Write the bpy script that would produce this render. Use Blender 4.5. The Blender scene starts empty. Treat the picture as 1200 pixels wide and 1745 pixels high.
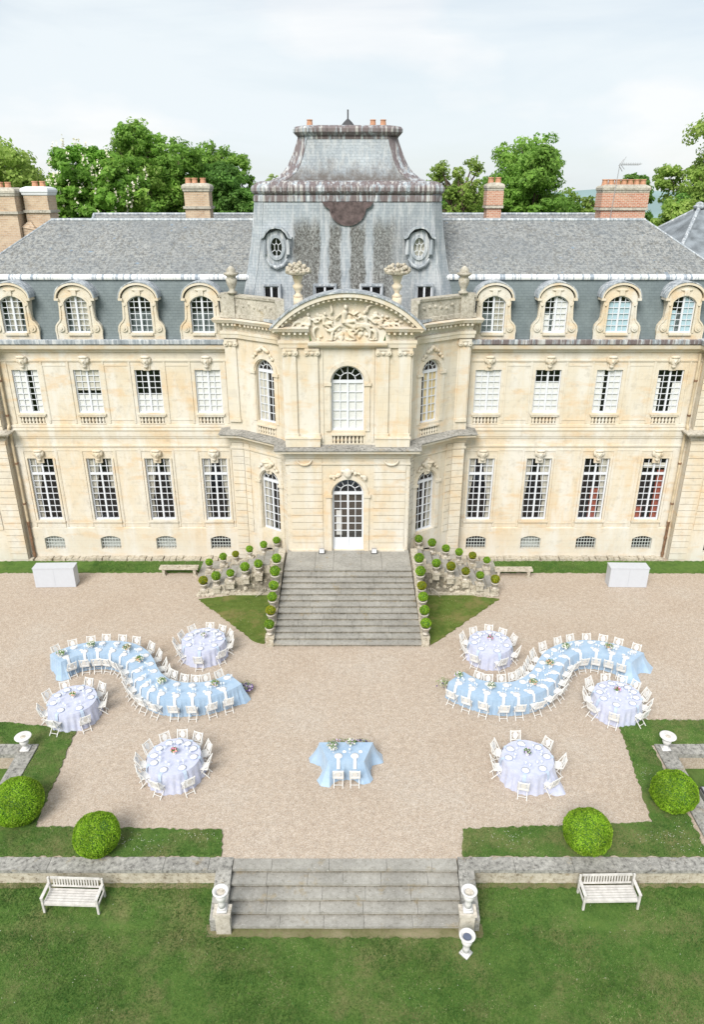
import bpy, math, random
import numpy as np
from mathutils import Vector, Matrix
R = math.radians
PI = math.pi
random.seed(7)
rng = np.random.default_rng(11)
scn = bpy.context.scene
col = scn.collection

# ------------------------------------------------------------------ camera, sky, sun, exposure
cd = bpy.data.cameras.new('camera')
cam = bpy.data.objects.new('camera', cd)
col.objects.link(cam)
PITCH = math.atan(547 / 1244)
cam.location = (0.2, 0, 18.7)
cam.rotation_euler = (PI / 2 - PITCH, 0, 0)
cd.sensor_fit = 'VERTICAL'
cd.sensor_height = 36
cd.lens = 36 * 1240 / 1745
cd.clip_end = 3000
scn.camera = cam

SUN_EL, SUN_AZ = R(44), R(203)          # azimuth clockwise from +Y: behind the camera, to the left
w = bpy.data.worlds.new('World')
scn.world = w
w.use_nodes = True
nt = w.node_tree
nt.nodes.clear()
N = nt.nodes.new
out = N('ShaderNodeOutputWorld')
bg = N('ShaderNodeBackground')
sky = N('ShaderNodeTexSky')
sky.sky_type = 'NISHITA'
sky.sun_disc = False
sky.sun_elevation = SUN_EL
sky.sun_rotation = SUN_AZ
bg.inputs[1].default_value = 0.056
tc = N('ShaderNodeTexCoord')
mp = N('ShaderNodeMapping')
mp.inputs['Scale'].default_value = (1.1, 1.1, 5.5)
mp.inputs['Rotation'].default_value = (0, R(5), 0)
nz = N('ShaderNodeTexNoise')
nz.inputs['Scale'].default_value = 1.7
nz.inputs['Detail'].default_value = 8
nz.inputs['Roughness'].default_value = .55
nz.inputs['Distortion'].default_value = .4
cr = N('ShaderNodeValToRGB')
cr.color_ramp.elements[0].position = .30
cr.color_ramp.elements[0].color = (.62, .62, .62, 1)
cr.color_ramp.elements[1].position = .58
cr.color_ramp.elements[1].color = (.97, .97, .97, 1)
nz2 = N('ShaderNodeTexNoise')            # a few brighter heaps of cloud low over the horizon
nz2.inputs['Scale'].default_value = 3.2
nz2.inputs['Detail'].default_value = 6
mp2 = N('ShaderNodeMapping')
mp2.inputs['Scale'].default_value = (1, 1, 2.6)
cr2 = N('ShaderNodeValToRGB')
cr2.color_ramp.elements[0].position = .52
cr2.color_ramp.elements[0].color = (7.7, 8.3, 8.65, 1)
cr2.color_ramp.elements[1].position = .62
cr2.color_ramp.elements[1].color = (8.6, 8.8, 8.9, 1)
mx = N('ShaderNodeMixRGB')
L = nt.links.new
L(tc.outputs['Generated'], mp.inputs[0]); L(mp.outputs[0], nz.inputs[0]); L(nz.outputs[0], cr.inputs[0])
L(tc.outputs['Generated'], mp2.inputs[0]); L(mp2.outputs[0], nz2.inputs[0]); L(nz2.outputs[0], cr2.inputs[0])
L(cr.outputs[0], mx.inputs[0]); L(sky.outputs[0], mx.inputs[1]); L(cr2.outputs[0], mx.inputs[2])
L(mx.outputs[0], bg.inputs[0]); L(bg.outputs[0], out.inputs[0])

sd = bpy.data.lights.new('sun', 'SUN')
sd.energy = 2.35
sd.angle = R(30)
sd.color = (1, .955, .88)
so = bpy.data.objects.new('sun', sd)
col.objects.link(so)
dirv = Vector((math.sin(SUN_AZ) * math.cos(SUN_EL), math.cos(SUN_AZ) * math.cos(SUN_EL), math.sin(SUN_EL)))
so.rotation_euler = dirv.to_track_quat('Z', 'Y').to_euler()
so.location = dirv * 60

scn.view_settings.view_transform = 'Standard'
scn.view_settings.look = 'None'
scn.view_settings.exposure = 1.03
scn.view_settings.gamma = 1
scn.view_settings.use_curve_mapping = False

# ------------------------------------------------------------------ object helpers
ORG = {}

def tag(o, label=None, cat=None, group=None, kind=None):
    if label: o['label'] = label
    if cat: o['category'] = cat
    if group: o['group'] = group
    if kind: o['kind'] = kind
    return o

def thing(name, label, cat, loc=(0, 0, 0), group=None, rz=0):
    o = bpy.data.objects.new(name, None)
    o.empty_display_size = .2
    col.objects.link(o)
    o.location = loc
    o.rotation_euler.z = rz
    ORG[o.name] = Vector(loc)
    return tag(o, label, cat, group)

def place(root, loc, rz=0):
    root.location = loc
    root.rotation_euler.z = rz
    return root

def children(o):
    return list(KIDS.get(o.name, []))
KIDS = {}

def dup(root, loc, rz=0, label=None):
    c = root.copy()
    col.objects.link(c)
    c.location = loc
    c.rotation_euler = (0, 0, rz)
    if label: c['label'] = label
    def rec(src, dst):
        for ch in children(src):
            k = ch.copy()
            col.objects.link(k)
            k.parent = dst
            KIDS.setdefault(dst.name, []).append(k)
            rec(ch, k)
    rec(root, c)
    return c

class MB:
    def __init__(s):
        s.v = []; s.f = []; s.m = []; s.mi = 0
    def add(s, vs, fs):
        b = len(s.v)
        s.v += [tuple(x) for x in vs]
        s.f += [tuple(i + b for i in f) for f in fs]
        s.m += [s.mi] * len(fs)
    def quad(s, a, b, c, d):
        s.add([a, b, c, d], [(0, 1, 2, 3)])
    def hexa(s, p):      # 8 points, bottom 4 then top 4
        s.add(p, [(0, 3, 2, 1), (4, 5, 6, 7), (0, 1, 5, 4), (1, 2, 6, 5), (2, 3, 7, 6), (3, 0, 4, 7)])
    def box(s, x0, x1, y0, y1, z0, z1, rz=0, c=None):
        p = [(x0, y0, z0), (x1, y0, z0), (x1, y1, z0), (x0, y1, z0), (x0, y0, z1), (x1, y0, z1), (x1, y1, z1), (x0, y1, z1)]
        if rz:
            cx, cy = c or ((x0 + x1) / 2, (y0 + y1) / 2)
            ca, sa = math.cos(rz), math.sin(rz)
            p = [(cx + (x - cx) * ca - (y - cy) * sa, cy + (x - cx) * sa + (y - cy) * ca, z) for x, y, z in p]
        s.hexa(p)
    def bar(s, a, b, wx, wy=None, up=(0, 0, 1)):
        a = Vector(a); b = Vector(b); wy = wy or wx
        d = (b - a).normalized()
        u = Vector(up)
        if abs(d.dot(u)) > .98: u = Vector((0, 1, 0))
        x = d.cross(u).normalized() * wx / 2
        y = x.cross(d).normalized() * wy / 2
        s.hexa([a - x - y, a + x - y, a + x + y, a - x + y, b - x - y, b + x - y, b + x + y, b - x + y])
    def tube(s, pts, rad, n=8, cap=True):
        pts = [Vector(p) for p in pts]
        if not isinstance(rad, (list, tuple)): rad = [rad] * len(pts)
        vs = []; 
        x = None
        for i, p in enumerate(pts):
            d = (pts[min(i + 1, len(pts) - 1)] - pts[max(i - 1, 0)]).normalized()
            if x is None:
                u = Vector((0, 0, 1)) if abs(d.z) < .9 else Vector((0, 1, 0))
                x = d.cross(u).normalized()
            x = (x - d * x.dot(d)).normalized()
            y = d.cross(x)
            for k in range(n):
                t = 2 * PI * k / n
                vs.append(p + (x * math.cos(t) + y * math.sin(t)) * rad[i])
        fs = []
        for i in range(len(pts) - 1):
            for k in range(n):
                a = i * n + k; b = i * n + (k + 1) % n
                fs.append((a, b, b + n, a + n))
        if cap:
            fs.append(tuple(range(n))[::-1]); fs.append(tuple(range((len(pts) - 1) * n, len(pts) * n)))
        s.add(vs, fs)
    def lathe(s, prof, n=16, c=(0, 0, 0), sx=1, sy=1, sq=False):
        vs = []
        for r, z in prof:
            for k in range(n):
                t = 2 * PI * (k + .5) / n
                rr = r
                vs.append((c[0] + sx * rr * math.cos(t), c[1] + sy * rr * math.sin(t), c[2] + z))
        fs = []
        for i in range(len(prof) - 1):
            for k in range(n):
                a = i * n + k; b = i * n + (k + 1) % n
                fs.append((a, b, b + n, a + n))
        fs.append(tuple(range(n))[::-1]); fs.append(tuple(range((len(prof) - 1) * n, len(prof) * n)))
        s.add(vs, fs)
    def blob(s, c, r, n=8, m=6, rot=None):
        vs = []; fs = []
        rx, ry, rz = r if isinstance(r, (tuple, list)) else (r, r, r)
        for i in range(1, m):
            ph = PI * i / m
            for k in range(n):
                t = 2 * PI * k / n
                v = Vector((rx * math.sin(ph) * math.cos(t), ry * math.sin(ph) * math.sin(t), rz * math.cos(ph)))
                if rot: v = rot @ v
                vs.append(v + Vector(c))
        top = Vector((0, 0, rz)); bot = Vector((0, 0, -rz))
        if rot: top = rot @ top; bot = rot @ bot
        vs.append(top + Vector(c)); vs.append(bot + Vector(c))
        T = len(vs) - 2
        for i in range(m - 2):
            for k in range(n):
                a = i * n + k; b = i * n + (k + 1) % n
                fs.append((a, a + n, b + n, b))
        for k in range(n):
            fs.append((T, k, (k + 1) % n))
            fs.append((T + 1, (m - 2) * n + (k + 1) % n, (m - 2) * n + k))
        s.add(vs, fs)
    def loft(s, rings, cap=True, closed=True):
        n = len(rings[0]); vs = [p for r in rings for p in r]; fs = []
        for i in range(len(rings) - 1):
            for k in range(n if closed else n - 1):
                a = i * n + k; b = i * n + (k + 1) % n
                fs.append((a, b, b + n, a + n))
        if cap:
            fs.append(tuple(range(n))[::-1]); fs.append(tuple(range((len(rings) - 1) * n, len(rings) * n)))
        s.add(vs, fs)
    def prism(s, poly, z0, z1):
        n = len(poly)
        s.add([(x, y, z0) for x, y in poly] + [(x, y, z1) for x, y in poly],
              [tuple(range(n))[::-1], tuple(range(n, 2 * n))] + [(i, (i + 1) % n, (i + 1) % n + n, i + n) for i in range(n)])
    def build(s, name, mat, parent=None, smooth=False, loc=None, label=None):
        me = bpy.data.meshes.new(name)
        off = Vector((0, 0, 0))
        if parent is not None: off = ORG.get(parent.name, Vector((0, 0, 0)))
        elif loc is not None: off = Vector(loc)
        me.from_pydata([(v[0] - off.x, v[1] - off.y, v[2] - off.z) for v in s.v], [], s.f)
        mats = mat if isinstance(mat, (list, tuple)) else [mat]
        for m in mats: me.materials.append(m)
        if len(mats) > 1: me.polygons.foreach_set('material_index', s.m)
        if smooth: me.polygons.foreach_set('use_smooth', [True] * len(me.polygons))
        me.update()
        o = bpy.data.objects.new(name, me)
        col.objects.link(o)
        if parent is not None:
            o.parent = parent
            KIDS.setdefault(parent.name, []).append(o)
            ORG[o.name] = off
        else:
            o.location = off
            ORG[o.name] = off
        if label: o['label'] = label
        return o

def fast_mesh(name, co, nper, mat, parent=None, loc=(0, 0, 0), colr=None):
    """co: (faces*nper, 3) array, each nper verts one face"""
    nf = len(co) // nper
    me = bpy.data.meshes.new(name)
    off = ORG[parent.name] if parent is not None else Vector(loc)
    me.vertices.add(len(co))
    me.vertices.foreach_set('co', (co - np.array(off)).astype(np.float32).ravel())
    me.loops.add(len(co))
    me.loops.foreach_set('vertex_index', np.arange(len(co), dtype=np.int32))
    me.polygons.add(nf)
    me.polygons.foreach_set('loop_start', np.arange(0, len(co), nper, dtype=np.int32))
    me.polygons.foreach_set('loop_total', np.full(nf, nper, dtype=np.int32))
    for m in (mat if isinstance(mat, (list, tuple)) else [mat]): me.materials.append(m)
    if colr is not None:      # one shade per leaf, a property of the leaf itself
        at = me.attributes.new('leaf', 'FLOAT', 'POINT')
        at.data.foreach_set('value', np.repeat(colr, nper).astype(np.float32))
    me.update(calc_edges=True)
    me.validate()
    o = bpy.data.objects.new(name, me)
    col.objects.link(o)
    if parent is not None:
        o.parent = parent
        KIDS.setdefault(parent.name, []).append(o)
    else:
        o.location = off
    ORG[o.name] = off
    return o

def leaf_quads(cen, nrm, size, jit=.6, asp=.6):
    n = len(cen)
    nr = nrm + rng.normal(0, jit, (n, 3))
    nr /= np.linalg.norm(nr, axis=1)[:, None] + 1e-9
    t = rng.normal(0, 1, (n, 3))
    t -= nr * (t * nr).sum(1)[:, None]
    t /= np.linalg.norm(t, axis=1)[:, None] + 1e-9
    b = np.cross(nr, t)
    s = (size * rng.uniform(.6, 1.3, n))[:, None]
    t = t * s; b = b * s * asp
    return np.stack([cen - t, cen + b * .9 , cen + t, cen - b * .9], 1).reshape(-1, 3)

# ------------------------------------------------------------------ materials
MATS = {}
class G:
    """tiny node graph helper"""
    def __init__(s, name):
        s.m = bpy.data.materials.new(name); s.m.use_nodes = True
        s.t = s.m.node_tree; s.t.nodes.clear()
        s.o = s.n('ShaderNodeOutputMaterial'); s.p = s.n('ShaderNodeBsdfPrincipled')
        s.l(s.p.outputs[0], s.o.inputs[0]); MATS[name] = s.m
    def n(s, t, **k):
        x = s.t.nodes.new(t)
        for a, b in k.items():
            if a in x.inputs.keys(): x.inputs[a].default_value = b
            else: setattr(x, a, b)
        return x
    def l(s, a, b): s.t.links.new(a, b)
    def pos(s, scale=(1, 1, 1), world=True, rot=(0, 0, 0)):
        if world: src = s.n('ShaderNodeNewGeometry').outputs['Position']
        else: src = s.n('ShaderNodeTexCoord').outputs['Object']
        m = s.n('ShaderNodeMapping'); m.inputs['Scale'].default_value = scale; m.inputs['Rotation'].default_value = rot
        s.l(src, m.inputs[0]); return m.outputs[0]
    def noise(s, vec, scale, detail=4, rough=.5, dist=0):
        x = s.n('ShaderNodeTexNoise'); x.inputs['Scale'].default_value = scale; x.inputs['Detail'].default_value = detail
        x.inputs['Roughness'].default_value = rough; x.inputs['Distortion'].default_value = dist
        s.l(vec, x.inputs['Vector']); return x.outputs[0]
    def ramp(s, fac, *st):
        x = s.n('ShaderNodeValToRGB'); e = x.color_ramp.elements
        while len(e) < len(st): e.new(.5)
        for i, (p, c) in enumerate(st):
            e[i].position = p; e[i].color = (c, c, c, 1) if isinstance(c, (int, float)) else (*c, 1)
        s.l(fac, x.inputs[0]); return x.outputs[0]
    def mix(s, fac, a, b, mode='MIX'):
        x = s.n('ShaderNodeMixRGB', blend_type=mode)
        for i, v in enumerate((fac, a, b)):
            if isinstance(v, (int, float)): x.inputs[i].default_value = v if i == 0 else (v, v, v, 1)
            elif isinstance(v, tuple): x.inputs[i].default_value = (*v, 1)
            else: s.l(v, x.inputs[i])
        return x.outputs[0]
    def math(s, op, a, b=0):
        x = s.n('ShaderNodeMath', operation=op)
        for i, v in enumerate((a, b)):
            if isinstance(v, (int, float)): x.inputs[i].default_value = v
            else: s.l(v, x.inputs[i])
        return x.outputs[0]
    def fin(s, colr, rough=.8, bump=None, bs=.3, bd=.02, spec=.3, metal=0):
        if isinstance(colr, tuple): s.p.inputs['Base Color'].default_value = (*colr, 1)
        else: s.l(colr, s.p.inputs['Base Color'])
        if isinstance(rough, (int, float)): s.p.inputs['Roughness'].default_value = rough
        else: s.l(rough, s.p.inputs['Roughness'])
        s.p.inputs['Specular IOR Level'].default_value = spec
        s.p.inputs['Metallic'].default_value = metal
        if bump is not None:
            b = s.n('ShaderNodeBump'); b.inputs['Strength'].default_value = bs; b.inputs['Distance'].default_value = bd
            s.l(bump, b.inputs['Height']); s.l(b.outputs[0], s.p.inputs['Normal'])
        return s.m
    def wallvec(s):      # (x+y, z) so that brick courses run level round every corner
        g = s.n('ShaderNodeNewGeometry'); sp = s.n('ShaderNodeSeparateXYZ'); s.l(g.outputs['Position'], sp.inputs[0])
        a = s.math('ADD', sp.outputs[0], sp.outputs[1])
        c = s.n('ShaderNodeCombineXYZ'); s.l(a, c.inputs[0]); s.l(sp.outputs[2], c.inputs[1]); return c.outputs[0]
    def brick(s, vec, c1, c2, cm, bw, rh, ms=.01, off=.5):
        x = s.n('ShaderNodeTexBrick'); x.offset = off
        for k, v in (('Color1', c1), ('Color2', c2), ('Mortar', cm)): x.inputs[k].default_value = (*v, 1)
        x.inputs['Scale'].default_value = 1; x.inputs['Mortar Size'].default_value = ms; x.inputs['Mortar Smooth'].default_value = .3
        x.inputs['Brick Width'].default_value = bw; x.inputs['Row Height'].default_value = rh; x.inputs['Bias'].default_value = 0
        s.l(vec, x.inputs[0]); return x

def m_stone(name, warm=1.0, grime=.5):
    g = G(name)
    p = g.pos()
    br = g.brick(g.wallvec(), (.55, .485, .38), (.60, .54, .44), (.445, .39, .305), .95, .36, .010)
    big = g.ramp(g.noise(p, .45, 5, .6), (.36, (.60, .475, .32)), (.47, (.59, .52, .405)), (.60, (.60, .565, .49)), (.72, (.49, .48, .45)))
    c = g.mix(.55, br.outputs[0], big)
    stain = g.noise(g.pos((1.3, 1.3, .22)), 1.1, 6, .65)
    c = g.mix(g.math('MULTIPLY', g.ramp(stain, (.46, 0.), (.62, 1.)), .75), c, (.62, .60, .555))
    or_ = g.noise(g.pos((.9, .9, 2.2)), .9, 5, .6)
    c = g.mix(g.math('MULTIPLY', g.ramp(or_, (.54, 0.), (.68, 1.)), .55), c, (.58, .41, .235))
    dk = g.noise(p, 2.6, 8, .75)
    c = g.mix(g.math('MULTIPLY', g.ramp(dk, (.52, 0.), (.70, 1.)), grime), c, (.34, .31, .26))
    # damp band just above the ground
    sp = g.n('ShaderNodeSeparateXYZ'); g.l(p, sp.inputs[0])
    low = g.math('ADD', sp.outputs[2], g.math('MULTIPLY', g.noise(p, 1.2, 5, .6), 1.6))
    c = g.mix(g.math('MULTIPLY', g.ramp(g.math('MULTIPLY', low, .2), (.18, 1.), (.55, 0.)), .45), c, (.56, .545, .51))
    return g.fin(c, .9, g.noise(p, 14, 6, .7), .35, .03, .2)

def m_oldstone(name, base=(.25, .245, .23), light=(.38, .37, .345), dark=(.09, .085, .08), joint=None):
    g = G(name); p = g.pos()
    c = g.ramp(g.noise(p, 7.5, 8, .78), (.36, dark), (.45, base), (.60, light), (.8, (.56, .55, .51)))
    c2 = g.ramp(g.noise(p, .9, 5, .6), (.35, .80), (.65, 1.06))
    c = g.mix(1, c, c2, 'MULTIPLY')
    sp = g.noise(p, 26, 3, .6)
    c = g.mix(g.ramp(sp, (.66, 0.), (.72, .8)), c, (.75, .74, .70))
    c = g.mix(g.math('MULTIPLY', g.ramp(g.noise(p, 1.7, 4, .7), (.60, 0.), (.72, 1.)), .5), c, (.28, .21, .10))
    return g.fin(c, .93, g.noise(p, 18, 8, .75), .6, .04, .15)

def m_slate(name, kind):
    g = G(name)
    gm = g.n('ShaderNodeNewGeometry'); sp = g.n('ShaderNodeSeparateXYZ'); g.l(gm.outputs['Position'], sp.inputs[0])
    cb = g.n('ShaderNodeCombineXYZ')
    g.l(g.math('ADD', sp.outputs[0], g.math('MULTIPLY', sp.outputs[1], .35 if kind != 'upper' else 0.)), cb.inputs[0])
    g.l(sp.outputs[2] if kind != 'upper' else g.math('MULTIPLY', sp.outputs[1], 1.0), cb.inputs[1])
    if kind == 'mansard':
        br = g.brick(cb.outputs[0], (.105, .132, .142), (.125, .155, .165), (.085, .11, .118), .24, .13, .006)
        c = g.mix(g.math('MULTIPLY', g.ramp(g.noise(g.pos((1, 1, .4)), 1.2, 5, .65), (.42, 0.), (.7, 1.)), .4), br.outputs[0], (.20, .24, .25))
        return g.fin(c, .6, br.outputs[1], .5, .015, .4)
    if kind == 'upper':
        br = g.brick(cb.outputs[0], (.11, .125, .14), (.22, .23, .235), (.08, .08, .085), .22, .13, .008)
        c = g.mix(g.ramp(g.noise(g.pos((1, .8, 1)), 7.0, 8, .85), (.45, 0.), (.56, .85)), br.outputs[0], (.34, .345, .335))
        c = g.mix(g.math('MULTIPLY', g.ramp(g.noise(g.pos((1.3, .5, 1)), 3.6, 8, .85), (.50, 0.), (.60, 1.)), .6), c, (.12, .11, .09))
        c = g.mix(g.math('MULTIPLY', g.ramp(g.noise(g.pos(), .35, 3, .5), (.40, 0.), (.66, 1.)), .35), c, (.16, .18, .20))
        c = g.mix(g.math('MULTIPLY', g.ramp(g.noise(g.pos((1.2, .4, 3)), 2.6, 2, .5), (.70, 0.), (.73, 1.)), .8), c, (.17, .23, .30))
        return g.fin(c, .8, g.mix(.5, br.outputs[1], g.noise(g.pos(), 12, 6, .8)), .7, .03, .3)
    # dome: pale weathered slate, dark lichen bands between clean runs below the round apron
    br = g.brick(cb.outputs[0], (.25, .285, .32), (.32, .355, .385), (.20, .225, .25), .2, .125, .007)
    fine = g.noise(g.pos((6, 3, .35)), 1.0, 5, .7)
    mott = g.noise(g.pos((3.2, 2, 2.2)), 4.2, 8, .8)
    c = br.outputs[0]
    tone = g.ramp(g.noise(g.pos((.5, .5, .3)), 1.0, 4, .6), (.35, .85), (.65, 1.1))
    c = g.mix(1, c, tone, 'MULTIPLY')
    wob = g.math('MULTIPLY', g.math('SUBTRACT', g.noise(g.pos((4, 1, 1.2)), 1.0, 5, .7), .5), .05)
    if kind == 'dome':
        xn = g.math('ADD', g.math('ADD', g.math('MULTIPLY', sp.outputs[0], .1), .5), wob)
        band = g.ramp(xn, (.235, 0.), (.25, 1.), (.36, 1.), (.372, 0.), (.408, 0.), (.416, 1.), (.462, 1.), (.472, 0.), (.505, 0.), (.515, 1.), (.578, 1.), (.588, .12), (.615, .1), (.628, .95), (.70, .9), (.735, .35), (.80, .35), (.93, 0.))
        zn = g.math('ADD', g.math('MULTIPLY', sp.outputs[2], .05), g.math('MULTIPLY', g.noise(g.pos((2.5, 1, .4)), 1.0, 5, .7), .06))
        zr = g.ramp(zn, (.885, 1.), (.915, .0))
        dark = g.math('MULTIPLY', band, zr)
        c = g.mix(g.math('MULTIPLY', g.ramp(fine, (.46, 0.), (.62, 1.)), .55), c, (.47, .48, .495))
        c = g.mix(g.math('MULTIPLY', dark, g.ramp(mott, (.40, .35), (.55, 1.))), c, g.ramp(mott, (.38, (.17, .155, .095)), (.50, (.085, .08, .07)), (.62, (.045, .045, .043))))
    else:
        c = g.mix(g.math('MULTIPLY', g.ramp(fine, (.46, 0.), (.62, 1.)), .45), c, (.44, .45, .45))
        zn = g.math('ADD', g.math('MULTIPLY', g.math('SUBTRACT', sp.outputs[2], 19.0), .5), g.math('MULTIPLY', g.math('SUBTRACT', g.noise(g.pos((2.0, 1, .6)), 1.3, 6, .75), .5), 1.3))
        c = g.mix(g.ramp(zn, (.10, .92), (.55, .0)), c, (.10, .085, .075))
        c = g.mix(g.math('MULTIPLY', g.ramp(mott, (.52, 0.), (.62, 1.)), .45), c, (.12, .115, .11))
    return g.fin(c, .65, br.outputs[1], .45, .015, .35)

def m_lead(name, strong=1.0, brown=.5):
    g = G(name)
    s1 = g.noise(g.pos((5, 5, .5)), 1.4, 5, .7)
    c = g.ramp(s1, (.38, (.20, .23, .26)), (.5, (.32, .36, .40)), (.62, (.56, .58, .60)))
    b = g.noise(g.pos((3.0, 1.2, .35)), 1.3, 5, .7)
    c = g.mix(g.math('MULTIPLY', g.ramp(b, (.41, 0.), (.51, 1.)), brown), c, (.13, .095, .095))
    w2 = g.noise(g.pos((7, 2, .2)), 1.0, 3, .6)
    c = g.mix(g.math('MULTIPLY', g.ramp(w2, (.55, 0.), (.62, 1.)), brown * .8), c, (.46, .455, .44))
    return g.fin(c, .55, g.noise(g.pos(), 9, 3), .2, .01, .4)

def m_flash():       # lead flashing strip whitened in vertical stripes
    g = G('flashing')
    c = g.ramp(g.noise(g.pos((9, .2, .1)), 1.0, 2, .5), (.40, (.26, .30, .35)), (.47, (.66, .67, .68)), (.60, (.70, .70, .70)), (.66, (.38, .41, .45)))
    return g.fin(c, .6)

def m_plain(name, c, rough=.5, spec=.4, var=.06, scale=6, bump=0, metal=0):
    g = G(name); p = g.pos(world=False)
    cc = g.mix(1, c, g.ramp(g.noise(p, scale, 4, .6), (.3, 1 - var * 2), (.7, 1 + var)), 'MULTIPLY')
    return g.fin(cc, rough, g.noise(p, scale * 4, 5, .6) if bump else None, bump, .02, spec, metal)

def m_leaf(name, dark, light, yellow=None, trans=.35, big=.35):
    g = G(name)
    at = g.n('ShaderNodeAttribute'); at.attribute_name = 'leaf'
    c = g.ramp(at.outputs['Fac'], (.0, dark), (.65, light), (1., yellow or light))
    n1 = g.ramp(g.noise(g.pos(), big, 4, .6), (.36, .72), (.62, 1.15))
    c = g.mix(1, c, n1, 'MULTIPLY')
    g.fin(c, .55, spec=.25)
    tr = g.n('ShaderNodeBsdfTranslucent'); g.l(c, tr.inputs[0])
    ms = g.n('ShaderNodeMixShader'); ms.inputs[0].default_value = trans
    g.l(g.p.outputs[0], ms.inputs[1]); g.l(tr.outputs[0], ms.inputs[2]); g.l(ms.outputs[0], g.o.inputs[0])
    return g.m

def m_grass(name, a=(.042, .098, .02), b=(.085, .165, .035), dry=(.23, .20, .10), dryamt=.7, t0=.47):
    g = G(name); p = g.pos()
    c = g.ramp(g.noise(p, 2.4, 8, .72, .6), (.32, a), (.52, b), (.72, (.12, .19, .045)))
    c = g.mix(g.math('MULTIPLY', g.ramp(g.noise(p, .75, 6, .68), (t0, 0.), (t0 + .18, 1.)), dryamt), c, dry)
    c = g.mix(g.math('MULTIPLY', g.ramp(g.noise(g.pos((1, 1, 1), rot=(0, 0, .5)), 40, 3, .7), (.40, 0.), (.65, 1.)), .45), c, (.15, .22, .06))
    return g.fin(c, .95, g.noise(p, 45, 5, .8), .9, .05, .1)

def m_gravel():
    g = G('gravel'); p = g.pos()
    v = g.n('ShaderNodeTexVoronoi'); v.inputs['Scale'].default_value = 40; g.l(p, v.inputs[0])
    sep = g.n('ShaderNodeSeparateColor'); g.l(v.outputs['Color'], sep.inputs[0])
    c = g.ramp(sep.outputs[0], (.0, (.20, .155, .12)), (.25, (.34, .28, .22)), (.6, (.42, .36, .295)), (1., (.60, .56, .51)))
    c = g.mix(.5, c, (.425, .352, .292))
    c = g.mix(1, c, g.ramp(g.noise(p, .30, 6, .65), (.32, (.94, .915, .89)), (.5, (.99, .98, .97)), (.68, (1.02, 1.04, 1.06))), 'MULTIPLY')
    c = g.mix(1, c, g.ramp(g.noise(p, 5, 5, .75), (.35, .86), (.65, 1.08)), 'MULTIPLY')
    return g.fin(c, .9, v.outputs['Distance'], .5, .02, .2)

def m_brick(name, c1, c2, cm, rh=.085, var=.5):
    g = G(name); p = g.pos()
    br = g.brick(g.wallvec(), c1, c2, cm, .24, rh, .012)
    c = g.mix(g.math('MULTIPLY', g.ramp(g.noise(p, 1.3, 6, .7), (.45, 0.), (.65, 1.)), var), br.outputs[0], (.60, .50, .38))
    c = g.mix(g.math('MULTIPLY', g.ramp(g.noise(p, 3, 6, .7), (.56, 0.), (.68, 1.)), .4), c, (.16, .12, .10))
    return g.fin(c, .9, br.outputs[1], .6, .01, .2)

def m_cloth(name, a, b, scale=3):
    g = G(name); p = g.pos()
    c = g.ramp(g.noise(p, scale, 4, .6), (.3, a), (.7, b))
    g.fin(c, .55, g.noise(p, 8, 4, .6), .25, .03, .35)
    g.p.inputs['Sheen Weight'].default_value = .3
    return g.m

m_stone('stone'); m_stone('stone_clean', grime=.2)
m_oldstone('old_stone')
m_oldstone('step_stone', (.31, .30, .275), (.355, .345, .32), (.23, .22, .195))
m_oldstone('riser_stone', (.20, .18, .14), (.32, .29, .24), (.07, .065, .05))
m_oldstone('rubble', (.42, .375, .30), (.56, .52, .44), (.16, .13, .09))
m_oldstone('parapet_stone', (.40, .37, .31), (.52, .49, .43), (.20, .18, .15))
m_oldstone('pot_stone', (.48, .44, .38), (.60, .56, .50), (.32, .29, .23))
m_slate('mansard_slate', 'mansard'); m_slate('upper_slate', 'upper'); m_slate('dome_slate', 'dome'); m_slate('upper_dome_slate', 'updome'); m_plain('pavilion_slate', (.20, .225, .25), .6, .3, .25, 1.5)
m_lead('lead', brown=.12); m_lead('brown_lead', brown=.9); m_plain('apron_lead', (.115, .085, .085), .6, .3, .3, 4); m_flash()
m_plain('white_paint', (0.656, 0.672, 0.705), .4, .4, .03)
m_plain('frame_white', (0.623, 0.648, 0.697), .45, .4, .02)
m_plain('chair_white', (0.681, 0.672, 0.656), .5, .3, .02)
m_plain('porcelain', (0.689, 0.697, 0.722), .15, .5, .01)
m_plain('charger_blue', (0.344, 0.394, 0.541), .2, .5, .02)
m_plain('box_white', (.49, .51, .555), .45, .3, .015)
m_plain('urn_white', (0.607, 0.599, 0.599), .6, .3, .06, 9, .2)
m_plain('teak_grey', (.56, .54, .52), .75, .2, .12, 5, .3)
m_plain('room_shade', (.012, .012, .014), .9, .1)  # near-black paint for the shade inside rooms
m_plain('curtain', (0.508, 0.492, 0.435), .9, .1, .08, 4)
m_plain('red_curtain', (.30, .09, .06), .9, .1, .08, 4)
m_plain('blind', (0.623, 0.631, 0.623), .9, .1, .03, 2)
m_plain('blue_blind', (0.369, 0.508, 0.574), .9, .1, .03, 2)
m_plain('yellow_blind', (0.607, 0.492, 0.279), .9, .1, .05, 2)
m_plain('pipe_rust', (.22, .13, .08), .7, .3, .3, 3)
m_plain('pipe_stone', (.52, .43, .30), .7, .3, .15, 2)
m_plain('terracotta', (.50, .27, .17), .8, .2, .15, 8)
m_plain('iron', (.05, .05, .055), .5, .4)
m_plain('grille_grey', (.50, .53, .52), .6, .3)
m_plain('steel', (.5, .5, .52), .35, .5, .05, 6, 0, .6)
m_plain('dull_blue', (.10, .12, .18), .6, .3)
m_plain('bark', (.13, .10, .075), .9, .1, .3, 3, .6)
m_plain('soil', (.09, .06, .04), .95, .1, .2, 12, .5)
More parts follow.
